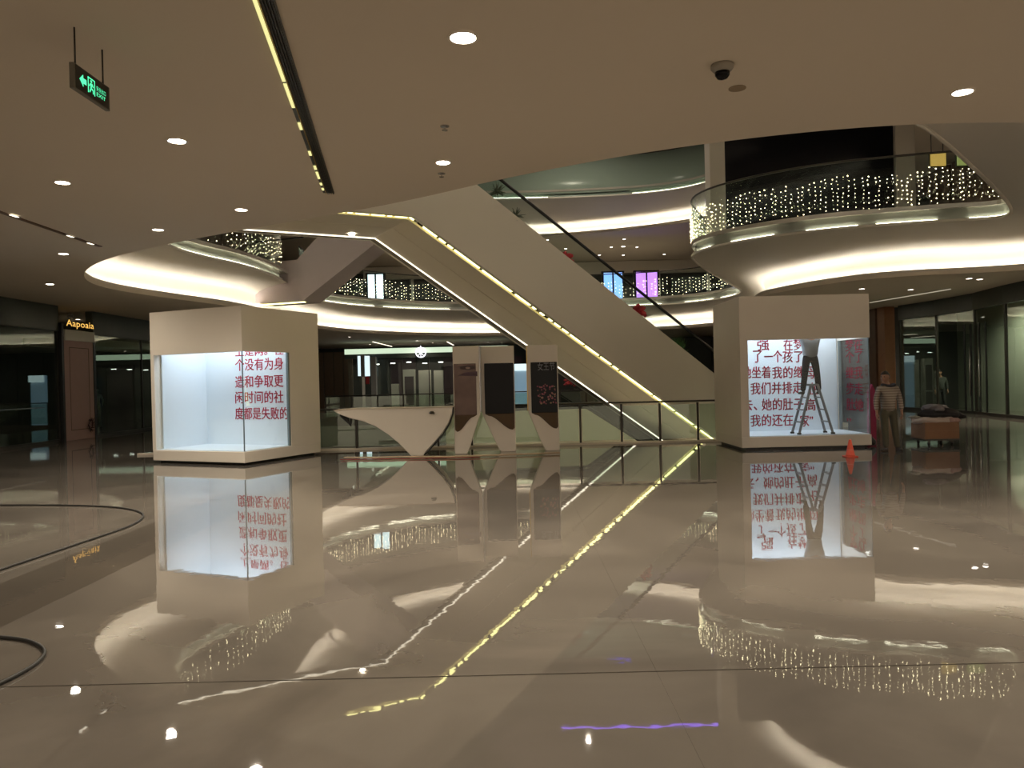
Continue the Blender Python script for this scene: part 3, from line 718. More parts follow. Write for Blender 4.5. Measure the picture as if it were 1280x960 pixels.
def hand_pts(w_, f_, side, pts, edges, rad, wi):
    """adds palm and five curled fingers hanging from wrist index wi; f_ = forward vector"""
    dn = Vector((0, 0, -1)); ac = Vector(side)
    def add(p, r, par): pts.append(tuple(p)); rad.append(r); edges.append((par, len(pts)-1)); return len(pts)-1
    w0 = Vector(w_); pm = add(w0+dn*.055, (.030, .020), wi)
    F = Vector(f_)
    for k, (o, L) in enumerate(((-.027, .062), (-.009, .072), (.010, .068), (.027, .052))):
        b = add(w0+dn*.085+F*o, .0095, pm); c = add(w0+dn*(.085+L*.5)+F*o+ac*.008, .0085, b); add(w0+dn*(.085+L)+F*o+ac*.026, .0075, c)
    b = add(w0+dn*.045+F*-.036, .010, pm); add(w0+dn*.085+F*-.052+ac*.012, .0085, b)
def person(label, base, T, joints, shirt, trousers, shoes, hairm, head=True, extra=None):
    t = thing('person', label, 'person', base)
    J = joints
    # continuous body: pelvis root, spine, neck, arms with hands, legs
    P = [J['pel'], J['wst'], J['chs'], J['nck'], J['hd0'], J['shl'], J['ell'], J['wrl'], J['shr'], J['elr'], J['wrr'], J['hpl'], J['knl'], J['anl'], J['hpr'], J['knr'], J['anr']]
    Ed = [(0,1),(1,2),(2,3),(3,4),(2,5),(5,6),(6,7),(2,8),(8,9),(9,10),(0,11),(11,12),(12,13),(0,14),(14,15),(15,16)]
    R = [(.125,.085),(.115,.075),(.135,.09),(.045,.045),(.05,.05),(.05,.05),(.037,.037),(.024,.024),(.05,.05),(.037,.037),(.024,.024),(.075,.075),(.052,.052),(.034,.034),(.075,.075),(.052,.052),(.034,.034)]
    P = list(P); fw = J.get('fw', (1, 0, 0))
    hand_pts(P[7], fw, J.get('inl', (0, -1, 0)), P, Ed, R, 7); hand_pts(P[10], fw, J.get('inr', (0, -1, 0)), P, Ed, R, 10)
    b = skin_mesh('body', M_SKIN, t, P, Ed, R, T, 1)
    if head:
        mb = MB(); head_geo(mb, T, J['head'], .098, J['yaw']); mb.sm = True; h = mb.build('head', M_SKIN, t, True)
        for ex in (-1, 1):
            q = Matrix.Rotation(J['yaw'], 3, 'Z') @ Vector((ex*.30, -.80, .10)); e = MB(); cc = T(Vector(J['head'])+q*.098)
            e.lathe([(.001, -.009), (.009, -.004), (.011, 0), (.009, .004), (.001, .009)], tuple(cc), 8); e.sm = True; e.build('eye', mat('dark_eye', (.03, .02, .015), .2), h)
        q = Matrix.Rotation(J['yaw'], 3, 'Z'); mm = MB(); c_ = Vector(J['head'])
        mm.tube([T(c_+(q @ Vector((a, -.86+.1*abs(a), -.50)))*.098) for a in (-.24, -.1, 0, .1, .24)], .005, 6); mm.build('mouth', mat('lips', (.25, .08, .07), .5), h)
        hair(t, T, J['head'], .098, J['yaw'], hairm)
    # garments
    d = Vector
    skin_mesh('shirt', shirt, t, [tuple(d(J['pel'])-d((0,0,.07))), J['wst'], J['chs'], tuple(d(J['nck'])-d((0,0,.02))), J['shl'], J['ell'], tuple(d(J['wrl'])+(d(J['ell'])-d(J['wrl']))*.12), J['shr'], J['elr'], tuple(d(J['wrr'])+(d(J['elr'])-d(J['wrr']))*.12)],
              [(0,1),(1,2),(2,3),(2,4),(4,5),(5,6),(2,7),(7,8),(8,9)], [(.178,.15),(.152,.112),(.155,.108),(.068,.06),(.068,.066),(.052,.05),(.040,.040),(.068,.066),(.052,.05),(.040,.040)], T, 2)
    skin_mesh('trousers', trousers, t, [tuple(d(J['pel'])+d((0,0,.07))), J['pel'], J['hpl'], J['knl'], J['anl'], J['hpr'], J['knr'], J['anr']],
              [(0,1),(1,2),(2,3),(3,4),(1,5),(5,6),(6,7)], [(.12,.09),(.13,.10),(.085,.085),(.062,.064),(.055,.056),(.085,.085),(.062,.064),(.055,.056)], T, 2, 1)
    for an, tv in ((J['anl'], J.get('tol', (0,-1,0))), (J['anr'], J.get('tor', (0,-1,0)))):
        a = d(an); v = d(tv).normalized(); zb = a.z-.055
        skin_mesh('shoe', shoes, t, [tuple(a+d((0,0,-.01))), tuple(d((a.x, a.y, zb+.030))-v*.045), tuple(d((a.x, a.y, zb+.033))+v*.05), tuple(d((a.x, a.y, zb+.026))+v*.15)],
                  [(0,1),(1,2),(2,3)], [(.036,.036),(.036,.030),(.040,.032),(.034,.024)], T, 2, 1)
    return t
# worker standing by the right box
WP = Vector((7.02, 14.35, 0)); TI = lambda p: WP+Vector(p)
Jw = dict(pel=(0,0,.78), wst=(-.01,0,.93), chs=(.01,0,1.10), nck=(-.03,-.02,1.25), hd0=(-.05,-.03,1.34), head=(-.07,-.045,1.385), yaw=radians(-55),
          shl=(-.165,0,1.17), ell=(-.225,.01,.95), wrl=(-.235,-.04,.74), shr=(.165,.01,1.17), elr=(.235,.02,.95), wrr=(.235,-.03,.74),
          hpl=(-.085,0,.72), knl=(-.075,-.015,.40), anl=(-.055,0,.055), hpr=(.085,0,.72), knr=(.11,-.01,.40), anr=(.185,.05,.055), tol=(-.9,-.5,0), tor=(.1,-1,0), fw=(0,1,0), inl=(1,0,0), inr=(-1,0,0))
pw = person('person in striped top and olive trousers standing right of the right box', (WP.x, WP.y, 0), TI, Jw, stripe_mat(), mat('olive_cloth', (.095, .085, .055), .9, var=.15, scale=8), mat('brown_shoe', (.05, .035, .025), .5), mat('black_hair', (.012, .01, .009), .5))
coll = MB(); coll.tube([TI((cos(a)*.11+.01, sin(a)*.09, 1.235+.012*cos(2*a))) for a in [2*pi*i/12 for i in range(12)]], .028, 6, closed=True); coll.build('collar', mat('navy_collar', (.02, .02, .03), .8), pw)
# step ladder and the worker straddling its top inside the right box
LX, LY, LZ, LT = 6.02, 15.45, .275, 1.27
lad = thing('step_ladder', 'aluminium folding step ladder standing inside the right white box', 'ladder', (LX, LY, LZ))
for sx in (-1, 1):
    for yy in (-.17, .17):
        q = yy*(1 if True else 1); MB().prism([(-.022, 0), (.022, 0), (.022, 1), (-.022, 1)], 0, 1,
            lambda u, v, w_, sx=sx, yy=yy: (LX+sx*(.335-.27*v)+u, LY+yy*(1.12-.25*v)-.015+.03*w_, LZ+.02+v*(LT-LZ-.02))).build('rail', mat('dull_aluminium', (.22, .23, .25), .5, .4), lad, False)
        MB().box(LX+sx*.335-.032, LX+sx*.335+.032, LY+yy*1.12-.03, LY+yy*1.12+.03, LZ, LZ+.035).build('rubber_foot', M_RUB, lad, False)
    for k in range(1, 4):
        v = k/4.1; MB().box(LX+sx*(.335-.27*v)-.03, LX+sx*(.335-.27*v)+.03, LY-.17*(1.12-.25*v), LY+.17*(1.12-.25*v), LZ+v*(LT-LZ)-.01, LZ+v*(LT-LZ)+.012).build('rung', mat('dull_aluminium', (.22, .23, .25), .5, .4), lad, False)
MB().box(LX-.08, LX+.08, LY-.16, LY+.16, LT-.03, LT+.01).build('top_cap', mat('dull_aluminium', (.22, .23, .25), .5, .4), lad, False, .005)
PB = Vector((LX-.01, LY, 0)); TLd = lambda p: PB+Vector(p)
sh = 1.10
Jl = dict(pel=(0,0,sh+.74), wst=(0,.0,sh+.88), chs=(0,.01,sh+1.03), nck=(0,-.0,sh+1.17), hd0=(0,-.01,sh+1.25), head=(0,-.01,sh+1.32), yaw=pi,
          shl=(-.16,0,sh+1.10), ell=(-.24,.05,sh+1.3), wrl=(-.14,.2,sh+1.45), shr=(.16,0,sh+1.10), elr=(.24,.05,sh+1.3), wrr=(.14,.2,sh+1.45),
          hpl=(-.08,0,sh+.68), knl=(-.125,-.02,sh+.36), anl=(-.165,0,sh+.02), hpr=(.08,0,sh+.68), knr=(.125,-.02,sh+.36), anr=(.16,0,sh+.02), tol=(-.2,1,0), tor=(.2,1,0), fw=(1,0,0), inl=(0,-1,0), inr=(0,-1,0))
person('person in dark trousers and grey shirt standing on the step ladder', (PB.x, PB.y, 1.05), TLd, Jl, mat('grey_shirt', (.33, .34, .36), .9, var=.12, scale=9), mat('navy_trousers', (.008, .010, .020), 1, var=.2, scale=9, spec=.05), mat('black_shoe', (.012, .011, .01), .5), MATS['black_hair'])
# orange road cone in front of the right box, red sack by its side
cp = px(1063, 571, z=0); cp.z = 0
cn = thing('traffic_cone', 'small orange cone on the floor in front of the right white box', 'cone', tuple(cp))
MO = mat('orange_plastic', (.80, .11, .06), .45)
MB().box(cp.x-.10, cp.x+.10, cp.y-.10, cp.y+.10, 0, .02).build('base', MO, cn, False, .005)
m_ = MB().lathe([(.085, .02), (.075, .04), (.022, .30), (.014, .305)], tuple(cp), 16); m_.sm = True; m_.build('cone_body', MO, cn)
m_ = MB().lathe([(.058, .125), (.044, .18)], tuple(cp), 16); m_.build('band', mat('pale_band', (.8, .35, .28), .4), cn)
bgp = px(1092, 560, z=0)
m_ = MB(); m_.tube([(bgp.x-.02, bgp.y+.35, .02), (bgp.x, bgp.y+.35, .10), (bgp.x+.07, bgp.y+.35, .16), (bgp.x+.16, bgp.y+.35, .07), (bgp.x+.2, bgp.y+.36, .04)], [.05, .08, .09, .07, .03], 10)
tag(m_.build('tool_bag', M_BLACK), 'small black tool bag on the floor behind the standing worker', 'bag')
m_ = MB(); mp_ = Vector((7.2, 15.55, 0))
m_.prism([(0, 0), (.16, 0), (.18, 1.05), (.10, 1.25), (.02, 1.1)], mp_.y, mp_.y+.1, lambda u, v, w_: (mp_.x+u, w_, v))
tag(m_.build('rolled_banner', mat('crimson_cloth', (.30, .02, .07), .7, var=.2), bevel=.02), 'crimson rolled banner standing against the right box beside the worker', 'banner')

# cart with brown cardboard body and a heap of clothes
cx = px(1173, 556, z=0); CX2, CY2 = cx.x, cx.y+.1
ct = thing('trolley', 'brown cardboard carton on a small wheeled trolley on the right', 'trolley', (CX2, CY2, 0))
MCB = mat('cardboard', (.22, .115, .06), .8, var=.12, scale=5)
MB().box(CX2-.36, CX2+.34, CY2-.28, CY2+.28, .10, .13).build('platform', M_RAIL, ct, False)
MB().box(CX2-.35, CX2+.33, CY2-.27, CY2+.27, .13, .46).build('carton', MCB, ct, False, .008)
MB().box(CX2-.35, CX2+.33, CY2-.275, CY2-.271, .28, .295).build('tape', mat('packing_tape', (.22, .11, .05), .3), ct, False)
for sx in (-.24, .22):
    for sy in (-.2, .2):
        f_ = MB().box(CX2+sx-.015, CX2+sx+.015, CY2+sy-.02, CY2+sy+.02, .06, .10).build('caster_fork', M_RAIL, ct, False)
        m_ = MB(); m_.tube([(CX2+sx-.014, CY2+sy, .035), (CX2+sx+.014, CY2+sy, .035)], .035, 12); m_.build('wheel', M_RUB, f_)
def cloth(label, x, y, z, rx, ry, rz, m, seed):
    rnd = random.Random(seed); ph = [rnd.uniform(0, 6) for _ in range(6)]
    bm = bmesh.new(); bmesh.ops.create_icosphere(bm, subdivisions=3, radius=1); vs = []
    for v in bm.verts:
        a, b, c = v.co; k = 1+.14*sin(5*a+ph[0]+3*b)+.10*sin(8*b+ph[1]+4*c)+.07*sin(11*a+ph[2]-6*b)
        vs.append((x+a*k*rx, y+b*k*ry, z+max(c, -.55)*k*rz-.12*rz*(a*a+b*b)))
    bm.verts.index_update(); mb = MB(); mb.add(vs, [tuple(v.index for v in f.verts) for f in bm.faces]); bm.free(); mb.sm = True
    return tag(mb.build('garment', m), label, 'clothes', 'garments heaped on the trolley')
cloth('white crumpled cloth lying lowest on the brown carton', CX2-.05, CY2, .50, .40, .27, .11, mat('white_cloth', (.50, .42, .38), .9), 1)
cloth('pale pink cloth hanging over the right edge of the carton', CX2+.24, CY2-.05, .50, .17, .2, .10, mat('pink_cloth', (.42, .28, .26), .9), 2)
cloth('black garment spread over the top of the carton heap', CX2+.07, CY2, .62, .42, .25, .12, mat('black_cloth', (.018, .016, .018), .9), 3)
cloth('black sleeve trailing at the right end of the heap', CX2+.38, CY2+.02, .56, .24, .15, .08, mat('black_cloth', (0, 0, 0)), 4)
cloth('grey garment folded on top of the heap', CX2-.0, CY2, .73, .24, .19, .08, mat('grey_cloth', (.16, .14, .14), .9), 5)
cloth('cream cloth sticking out of the left side of the heap', CX2-.38, CY2, .56, .14, .12, .03, mat('cream_cloth', (.36, .33, .27), .9), 6)

# ------------------------------------------------------------------ left shop wall
def frame_box(name, m, *a, p=None, b=0): return box(name, m, *a, p, b)
ls = thing('shopfront', 'dark glass shopfront left of the pink panel with a gold sign', 'shopfront', (WL, 16, 0))
for y0, y1 in ((9.0, 12.4), (12.45, 15.85), (15.9, 19.3), (19.35, 22.5)):
    box('glass_pane', M_GL_SHOP, WL-.02, WL, y0, y1, .08, 3.25, ls)
    box('mullion', M_RAIL, WL-.05, WL+.02, y1, y1+.05, 0, 3.3, ls)
box('kick_rail', M_RAIL, WL-.06, WL+.02, 9, 22.55, 0, .08, ls)
box('dark_fascia', M_DARKG, WL-.2, WL+.04, 9, 22.55, 3.25, 4, ls, .01)
box('door_rail', M_CHROME, WL+.01, WL+.03, 16.2, 21.8, 1.02, 1.05, ls)
ls2 = thing('shopfront', 'dark glass shopfront between the pink panel and the left white box', 'shopfront', (WL, 27, 0))
for y0, y1 in ((24.4, 27.6), (27.65, 30.8), (30.85, 34), (34.05, 37.5)):
    box('glass_pane', M_GL_SHOP, WL-.02, WL, y0, y1, .08, 3.25, ls2)
    box('mullion', M_RAIL, WL-.05, WL+.02, y1, y1+.05, 0, 3.3, ls2)
box('kick_rail', M_RAIL, WL-.06, WL+.02, 24.4, 37.5, 0, .08, ls2)
box('dark_fascia', M_DARKG, WL-.2, WL+.04, 24.4, 37.5, 3.25, 4, ls2, .01)
box('lit_bulkhead', mat('warm_bulkhead', (.5, .47, .36), .6), WL-2.2, WL-.4, 24.4, 33, 2.95, 3.2, ls2)
pp = thing('wall_panel', 'pink beige panel with recessed outline on the left shop wall', 'wall panel', (WL, 23.4, 0))
box('panel', M_PINK, WL-.1, WL+.10, 22.68, 24.25, .0, 3.0, pp, .01)
for a in ((22.95, 22.97, .3, 2.8), (23.98, 24.0, .3, 2.8), (22.95, 24.0, 2.78, 2.8), (22.95, 24.0, .3, .32)): box('groove', mat('brown_groove', (.12, .07, .06), .6), WL+.10, WL+.104, *a, pp)
box('dark_edge', M_BLACK, WL-.1, WL+.11, 22.56, 22.67, 0, 3.5, pp); box('dark_edge', M_BLACK, WL-.1, WL+.11, 24.26, 24.39, 0, 3.0, pp)
sg = thing('shop_sign', 'gold script letters above a pale plinth over the pink panel', 'sign', (WL, 23.4, 3.0))
box('plinth', mat('silver_plinth', (.62, .60, .52), .35), WL-.1, WL+.14, 22.7, 24.3, 3.0, 3.32, sg, .01)
text_mesh('lettering', 'Aapoaia', E_GOLD if 'E_GOLD' in globals() else emit('gold_letters', (1, .55, .12), .9, True, (.8, .5, .1)), sg, 1.5, .26, lambda u, v, w_: (WL+.15, 22.75+u, 3.36+v))
text_mesh('lettering', 'aoo', mat('grey_letters', (.25, .22, .22), .4), sg, .35, .12, lambda u, v, w_: (WL+.15, 22.8+u, 3.68+v))
wr = MB(); 
for k in range(26):
    a = 2*pi*k/26; rr = .11+.05*random.random()
    wr.tube([(WL+.13, 23.95+cos(a)*rr*.6, .42+sin(a)*rr), (WL+.15+.03*random.random(), 23.95+cos(a+.3)*rr*1.5, .42+sin(a+.3)*rr*1.5)], [.018, .006], 4)
tag(wr.build('wreath', mat('dark_red_leaves', (.06, .02, .02), .8), smooth=False), 'small dark wreath at the foot of the pink panel', 'wreath')
struct(box('wall_left.001', M_DARK, -18.9, -18.6, -5, 56, -.01, 4)); struct(box('wall_left.002', M_DARK, WL-.2, WL, 37.55, 54, -.01, 4))
struct(box('wall_left.003', M_DARK, WL-.2, WL, 4, 8.95, -.01, 4))
def mannequin(label, x, y, T0, m, h=1.0):
    t = thing('mannequin', label, 'mannequin', (x, y, .12)); o = lambda p: Vector((x, y, .14))+Vector(p)*h
    P = [(0,0,.80),(0,0,.95),(0,0,1.12),(0,0,1.27),(0,0,1.40),(-.14,0,1.18),(-.2,.02,.98),(-.19,-.05,.80),(.14,0,1.18),(.2,.02,.98),(.2,-.05,.8),(-.07,0,.75),(-.07,-.01,.42),(-.07,0,.04),(.07,0,.75),(.09,-.03,.42),(.1,0,.04)]
    Ed = [(0,1),(1,2),(2,3),(3,4),(2,5),(5,6),(6,7),(2,8),(8,9),(9,10),(0,11),(11,12),(12,13),(0,14),(14,15),(15,16)]
    R = [(.12,.08),(.09,.07),(.12,.08),(.04,.04),(.075,.085),(.045,.045),(.034,.034),(.024,.024),(.045,.045),(.034,.034),(.024,.024),(.07,.07),(.048,.048),(.03,.03),(.07,.07),(.048,.048),(.03,.03)]
    skin_mesh('body', m, t, P, Ed, R, o, 1)
    MB().lathe([(.2, 0), (.2, .015), (.02, .02), (.012, .14)], (x, y, 0.0), 16).build('stand', M_CHROME, t)
    return t
mannequin('grey mannequin behind the dark glass left of the pink panel', -14.6, 20.9, None, mat('grey_mannequin', (.20, .20, .18), .5))
mannequin('white mannequin behind the glass between pink panel and left white box', -14.6, 27.0, None, mat('white_mannequin', (.5, .5, .48), .5))
for (yy, zz, lb_) in ((19.6, 2.25, 'small bright spotlight in the left dark shop, lowest of the left group'), (20.4, 2.1, 'small bright spotlight left of the mannequin head'), (21.4, 2.45, 'small bright spotlight above the grey mannequin'), (22.0, 2.25, 'small bright spotlight nearest the pink panel'), (21.7, 1.35, 'small bright lamp low beside the grey mannequin')):
    t = thing('shop_lamp', lb_, 'lamp', (-15.0, yy, zz))
    m_ = MB().lathe([(.03, -.02), (.045, .05), (.03, .09)], (-15.0, yy, zz), 10); m_.build('shade', M_CHROME, t)
    m_ = MB().lathe([(.028, -.075), (.03, -.03), (.02, -.02)], (-15.0, yy, zz), 10); m_.build('bulb', E_LAMPS, t)
    MB().tube([(-15, yy, zz+.09), (-15, yy, 3.95)], .006, 5).build('cord', M_BLACK, t)

# ------------------------------------------------------------------ right curved shop wall
WR = [(18.6, 12.5), (17.2, 15.5), (15.4, 19.0), (14.75, 21.0), (14.95, 23.2), (15.35, 25.4), (15.3, 27.6), (15.0, 29.6)]
nmr = ['right shopfront', ]
rs = thing('shopfront', 'curved dark green glass shopfront along the right side of the hall', 'shopfront', (15.2, 24, 0))
def wall_seg(a, b, z0, z1, t0, t1, name, m, parent):
    A = Vector((*a, 0)); B = Vector((*b, 0)); d = (B-A).normalized(); n = Vector((-d.y, d.x, 0))*-1
    L = (B-A).length
    def f(u, v, w_): p = A+d*u+n*w_; return (p.x, p.y, v)
    return MB().prism([(0, z0), (L, z0), (L, z1), (0, z1)], t0, t1, f).build(name, m, parent, False)
for i, (a, b) in enumerate(zip(WR, WR[1:])):
    wall_seg(a, b, 3.45, 4.0, -.08, .1, 'dark_fascia', M_DARKG, rs)
    wall_seg(a, b, .10, 3.45, 0, .02, 'glass_pane', M_GL_SHOP, rs)
    wall_seg(a, b, 0, .10, -.04, .05, 'kick_rail', M_RAIL, rs)
    MB().box(b[0]-.035, b[0]+.035, b[1]-.035, b[1]+.035, 0, 3.45).build('mullion', M_RAIL, rs, False)
for yy in (22.4, 22.75, 23.2, 23.55):
    MB().box(15.2, 15.24, yy+2.2, yy+2.26, .1, 3.0).build('door_stile', M_BLACK, rs, False)
for k in range(2):
    MB().tube([(15.18, 24.95+k*.5, .6), (15.18, 24.95+k*.5, 2.2)], .02, 6).build('door_handle', M_CHROME, rs)
struct(box('wall_right.001', mat('shop_back_wall', (.30, .32, .27), .8, var=.2, scale=.8), 17.6, 17.8, 12, 34, -.01, 4))
struct(box('wall_right.002', M_DARK, 14.9, 18.9, 30.3, 30.5, -.01, 4))
cw = MB(); cw.box(14.55, 14.95, 29.9, 30.5, 0, 4); tag(cw.build('wood_column', M_WOODR, bevel=.01), 'reddish wood column between the right box and the curved shopfront', 'column')
struct(box('wall_right.003', M_WOOD, 14.5, 14.8, 30.55, 54, -.01, 4))
# person seen behind the glass
GP = Vector((15.85, 28.4, 0)); TG = lambda p: GP+Vector(p)
Jg = dict(Jw); Jg['yaw'] = radians(-20)
dk = mat('dark_suit', (.018, .018, .02), .9)
person('dark dressed person standing behind the glass of the right shopfront', (GP.x, GP.y, 0), TG, Jg, mat('dark_green_shirt', (.05, .055, .05), .9), dk, MATS['black_shoe'], MATS['black_hair'])
# lit vertical display at the far right
t = thing('display_stand', 'narrow bright metal display stand behind the glass at the right edge', 'display', (15.9, 22.2, 0))
for z in (.5, 1.1, 1.7, 2.3, 2.9): MB().box(15.7, 16.1, 22.0, 22.3, z, z+.03).build('shelf', M_CHROME, t, False)
for dx in (0, .38): MB().box(15.7+dx, 15.73+dx, 22.0, 22.03, 0, 3.1).build('upright', M_CHROME, t, False)
for z in (.75, 1.9, 2.6): MB().lathe([(.04, 0), (.05, .1), (.03, .22)], (15.85, 22.1, z), 10).build('lamp', E_LAMPS, t)

# ------------------------------------------------------------------ far ground floor: wood wall, shopfront with lit emblem, displays
ww = thing('wood_wall', 'brown wooden panelled wall at the far left behind the desk', 'wall panel', (-11.6, 49, 0))
for k in range(5): box('panel', M_WOOD, -13.2+k*.62, -12.62+k*.62, 49, 49.1, 0, 3.55, ww, .01)
YS = 47.0
fs_ = thing('shopfront', 'far glass shopfront with pale lit fascia and a round emblem', 'shopfront', (-5, YS, 0))
box('fascia', E_GLOW, -10.2, -.2, YS, YS+.12, 3.30, 3.62, fs_)
box('header', M_DARKG, -10.2, -.2, YS-.02, YS+.1, 3.02, 3.29, fs_)
for k in range(6):
    x0 = -10.0+k*1.66; box('glass_pane', M_GL_UP, x0, x0+1.58, YS+.05, YS+.07, 0, 3.0, fs_); box('mullion', M_RAIL, x0+1.59, x0+1.65, YS+.02, YS+.1, 0, 3.0, fs_)
em = thing('emblem_sign', 'round white lit emblem hanging on the far shopfront', 'sign', tuple(px(526, 440, d=YS-.3)))
ec = px(526, 440.5, d=YS-.3); E_EMB = emit('emblem_light', (.9, .88, 1), 1.3, False)
m_ = MB(); m_.tube([(ec.x+cos(a)*.30, ec.y, ec.z+sin(a)*.30) for a in [2*pi*i/20 for i in range(20)]], .035, 6, closed=True); m_.build('ring', E_EMB, em)
for p0, p1 in (((0, -.28), (0, .42)), ((-.27, .02), (.27, .02)), ((0, 0), (.17, -.2)), ((0, 0), (-.17, -.2))): m_ = MB(); m_.tube([(ec.x+p0[0], ec.y, ec.z+p0[1]), (ec.x+p1[0], ec.y, ec.z+p1[1])], .022, 6); m_.build('stroke', E_EMB, em)
box('hub', E_EMB, ec.x-.08, ec.x+.08, ec.y-.01, ec.y+.01, ec.z+.04, ec.z+.2, em)
MB().box(ec.x-.02, ec.x+.02, ec.y, ec.y+.3, ec.z+.28, ec.z+.32).build('bracket', M_CHROME, em, False)
def slab(name, cat, label, x0, y0, x1, y1, d, m, th=.3, inset=None, mi=None):
    a = px(x0, y0, d=d); b = px(x1, y1, d=d); t = thing(name, label, cat, ((a.x+b.x)/2, d, 0))
    box('panel', m, a.x, b.x, d, d+th, max(b.z, 0), a.z, t, .01)
    if inset: box('inset', mi, a.x+.1, b.x-.1, d-.01, d-.001, max(b.z, 0)+.05, a.z-inset, t)
    return t
lc = thing('light_column', 'thin grey post carrying a cyan white light box and a small red board at the far left', 'display', tuple(px(455, 510, d=45.5)))
def pbox(name, m, x0, y0, x1, y1, d, th, parent): a = px(x0, y0, d=d); b = px(x1, y1, d=d); return box(name, m, a.x, b.x, d, d+th, max(b.z, 0), a.z, parent)
E_CY = emit('cyan_face', (.75, .95, 1), .85)
pbox('light_face', E_CY, 447, 445, 450.5, 470, 45.5, .3, lc); pbox('light_face', E_CY, 456, 445, 461.5, 470, 45.5, .3, lc)
pbox('middle_panel', mat('grey_column', (.32, .33, .33), .4), 450.5, 444, 456, 471, 45.45, .4, lc); pbox('post', M_CHROME, 452.5, 471, 457, 515, 45.6, .2, lc)
pbox('red_board', mat('red_board', (.5, .02, .02), .5), 457, 471, 461.5, 480, 45.55, .1, lc)
slab('column', 'column', 'smooth grey column right of the cyan light column', 463, 446, 471, 512, 45, mat('grey_column', (.32, .33, .33), .4), .4)
slab('display_gate', 'display', 'pale portal with dark doorway inside the far shop', 503.5, 462, 520, 512, 49.5, M_WHITE, .2, .45, mat('aubergine', (.06, .03, .04), .6))
slab('partition_wall', 'partition', 'pale wide panel inside the far shop right of the portal', 523, 463, 539.5, 512, 49.5, M_WHITE)
slab('partition_wall', 'partition', 'pale panel inside the far shop beside the first kiosk', 542, 463, 555, 512, 49.5, M_WHITE)
slab('display_plinth', 'display', 'low white plinth inside the far shop left of the portal', 489, 480, 499, 512, 49.5, M_WHITE)
ss = slab('screen_stand', 'screen', 'tall blue grey lit screen with a pale barred top between the second and third kiosks', 642, 455, 662, 515, 44, E_SCRBLUE, .2)
pbox('light_bar', E_CY, 643, 455, 662, 463, 43.9, .05, ss)
bk = thing('wall_shelf', 'dark shelving wall across the back of the far shop', 'shelf', (-4, 52, 0))
for k in range(6): box('shelf_bay', mat('aubergine', (0, 0, 0)) if k % 2 else M_DARK, -10+k*1.8, -8.3+k*1.8, 52, 52.2, 0, 3.1, bk)
for k in range(9): 
    sx_ = -9+k*1.05; box('lamp_strip', E_LAMPS, sx_, sx_+.3, 50.5, 50.55, 2.72+.05*(k % 3), 2.76+.05*(k % 3), bk)
rfw = thing('wood_wall', 'dark wall behind the foot of the large escalator', 'wall panel', (10, 48, 0))
for k in range(8): box('panel', M_DARK, 1.0+k*1.65, 2.6+k*1.65, 48, 48.1, 0, 3.9, rfw, .01)
plp = px(735, 497, d=30.0)
plant = thing('potted_plant', 'brown pot with dark leaves and red flowers behind the railing', 'plant', (plp.x-.6, 34.8, 0))
xq = px(735, 500, d=34.8).x
MB().lathe([(.22, 0), (.34, .5), (.36, .9), (.3, .92)], (xq, 34.8, 0), 14).build('pot', M_WOOD, plant)
lf = MB(); fr_ = MB()
for k in range(60):
    a = random.random()*2*pi; r = random.random()*.5; z = .95+random.random()*.6; lf.add([(xq+cos(a)*r, 34.8+sin(a)*r, z), (xq+cos(a)*(r+.2), 34.8+sin(a)*(r+.2), z+.12), (xq+cos(a+.4)*(r+.12), 34.8+sin(a+.4)*(r+.12), z-.03)], [(0, 1, 2)])
for k in range(30):
    a = random.random()*2*pi; r = random.random()*.32; z = 1.15+random.random()*.5; c_ = (xq-.75+cos(a)*r, 34.7+sin(a)*r, z); fr_.lathe([(.01, -.05), (.08, 0), (.01, .05)], c_, 6)
stuff(lf.build('leaves', mat('dark_leaf', (.03, .05, .02), .6), plant)); stuff(fr_.build('flowers', mat('red_flower', (.45, .03, .04), .6), plant))

# red bow decorations on the escalator
def bow(label, s, n, z, r=.2):
    c_ = Vector(E(s, n, z)); t = thing('bow', label, 'decoration', tuple(c_), 'red bows on the escalator')
    for a in (.5, 2.6, 3.7, 5.7, 1.6):
        m_ = MB(); pts = [c_+(U*cos(a)+Vector((0, 0, 1))*sin(a))*(r*k/6)+Nn*.05*sin(k)+(U*-sin(a)+Vector((0, 0, 1))*cos(a))*.06*sin(pi*k/6) for k in range(7)]
        m_.tube(pts, [.02, .05, .07, .075, .06, .045, .015], 6); m_.build('loop', MATS['red_flower'], t)
    m_ = MB(); m_.lathe([(.01, -.05), (.06, 0), (.01, .05)], tuple(c_), 8); m_.build('knot', MATS['red_flower'], t)
def sz(x, y, n):   # point of the escalator's vertical plane at offset n behind pixel
    k = ((x-640)-ROLL*(y-480))/960; o = PK+Nn*n; s = (k*o.y-o.x)/(U.x-k*U.y); Y = o.y+U.y*s
    return s, n, 1.5+(-((y-480)+ROLL*(x-640)+5))*Y/960
bow('red bow on the escalator edge near its middle', *sz(707, 326, .02))
bow('red bow on the escalator edge lower down beside the far balcony', *sz(798, 391, .02))
def greens(label, x, y, n, r, mm):
    s, n, z = sz(x, y, n); c_ = Vector(E(s, n, z)); m_ = MB()
    for k in range(40):
        d_ = Vector((random.gauss(0, 1), random.gauss(0, 1), random.gauss(0, 1))).normalized(); m_.tube([c_+d_*r*.1, c_+d_*r*random.uniform(.6, 1)], [.02, .005], 3)
    o = m_.build('sprig', mm, None, False); tag(o, label, 'decoration'); return o
greens('green sprig near the top of the large escalator', 645, 270, .02, .22, mat('sage_leaf', (.10, .13, .09), .8))
greens('pale sprig at the very top of the large escalator', 621, 240, .02, .22, mat('sage_leaf', (0, 0, 0)))
tp = px(843, 424, d=40)
m_ = MB()
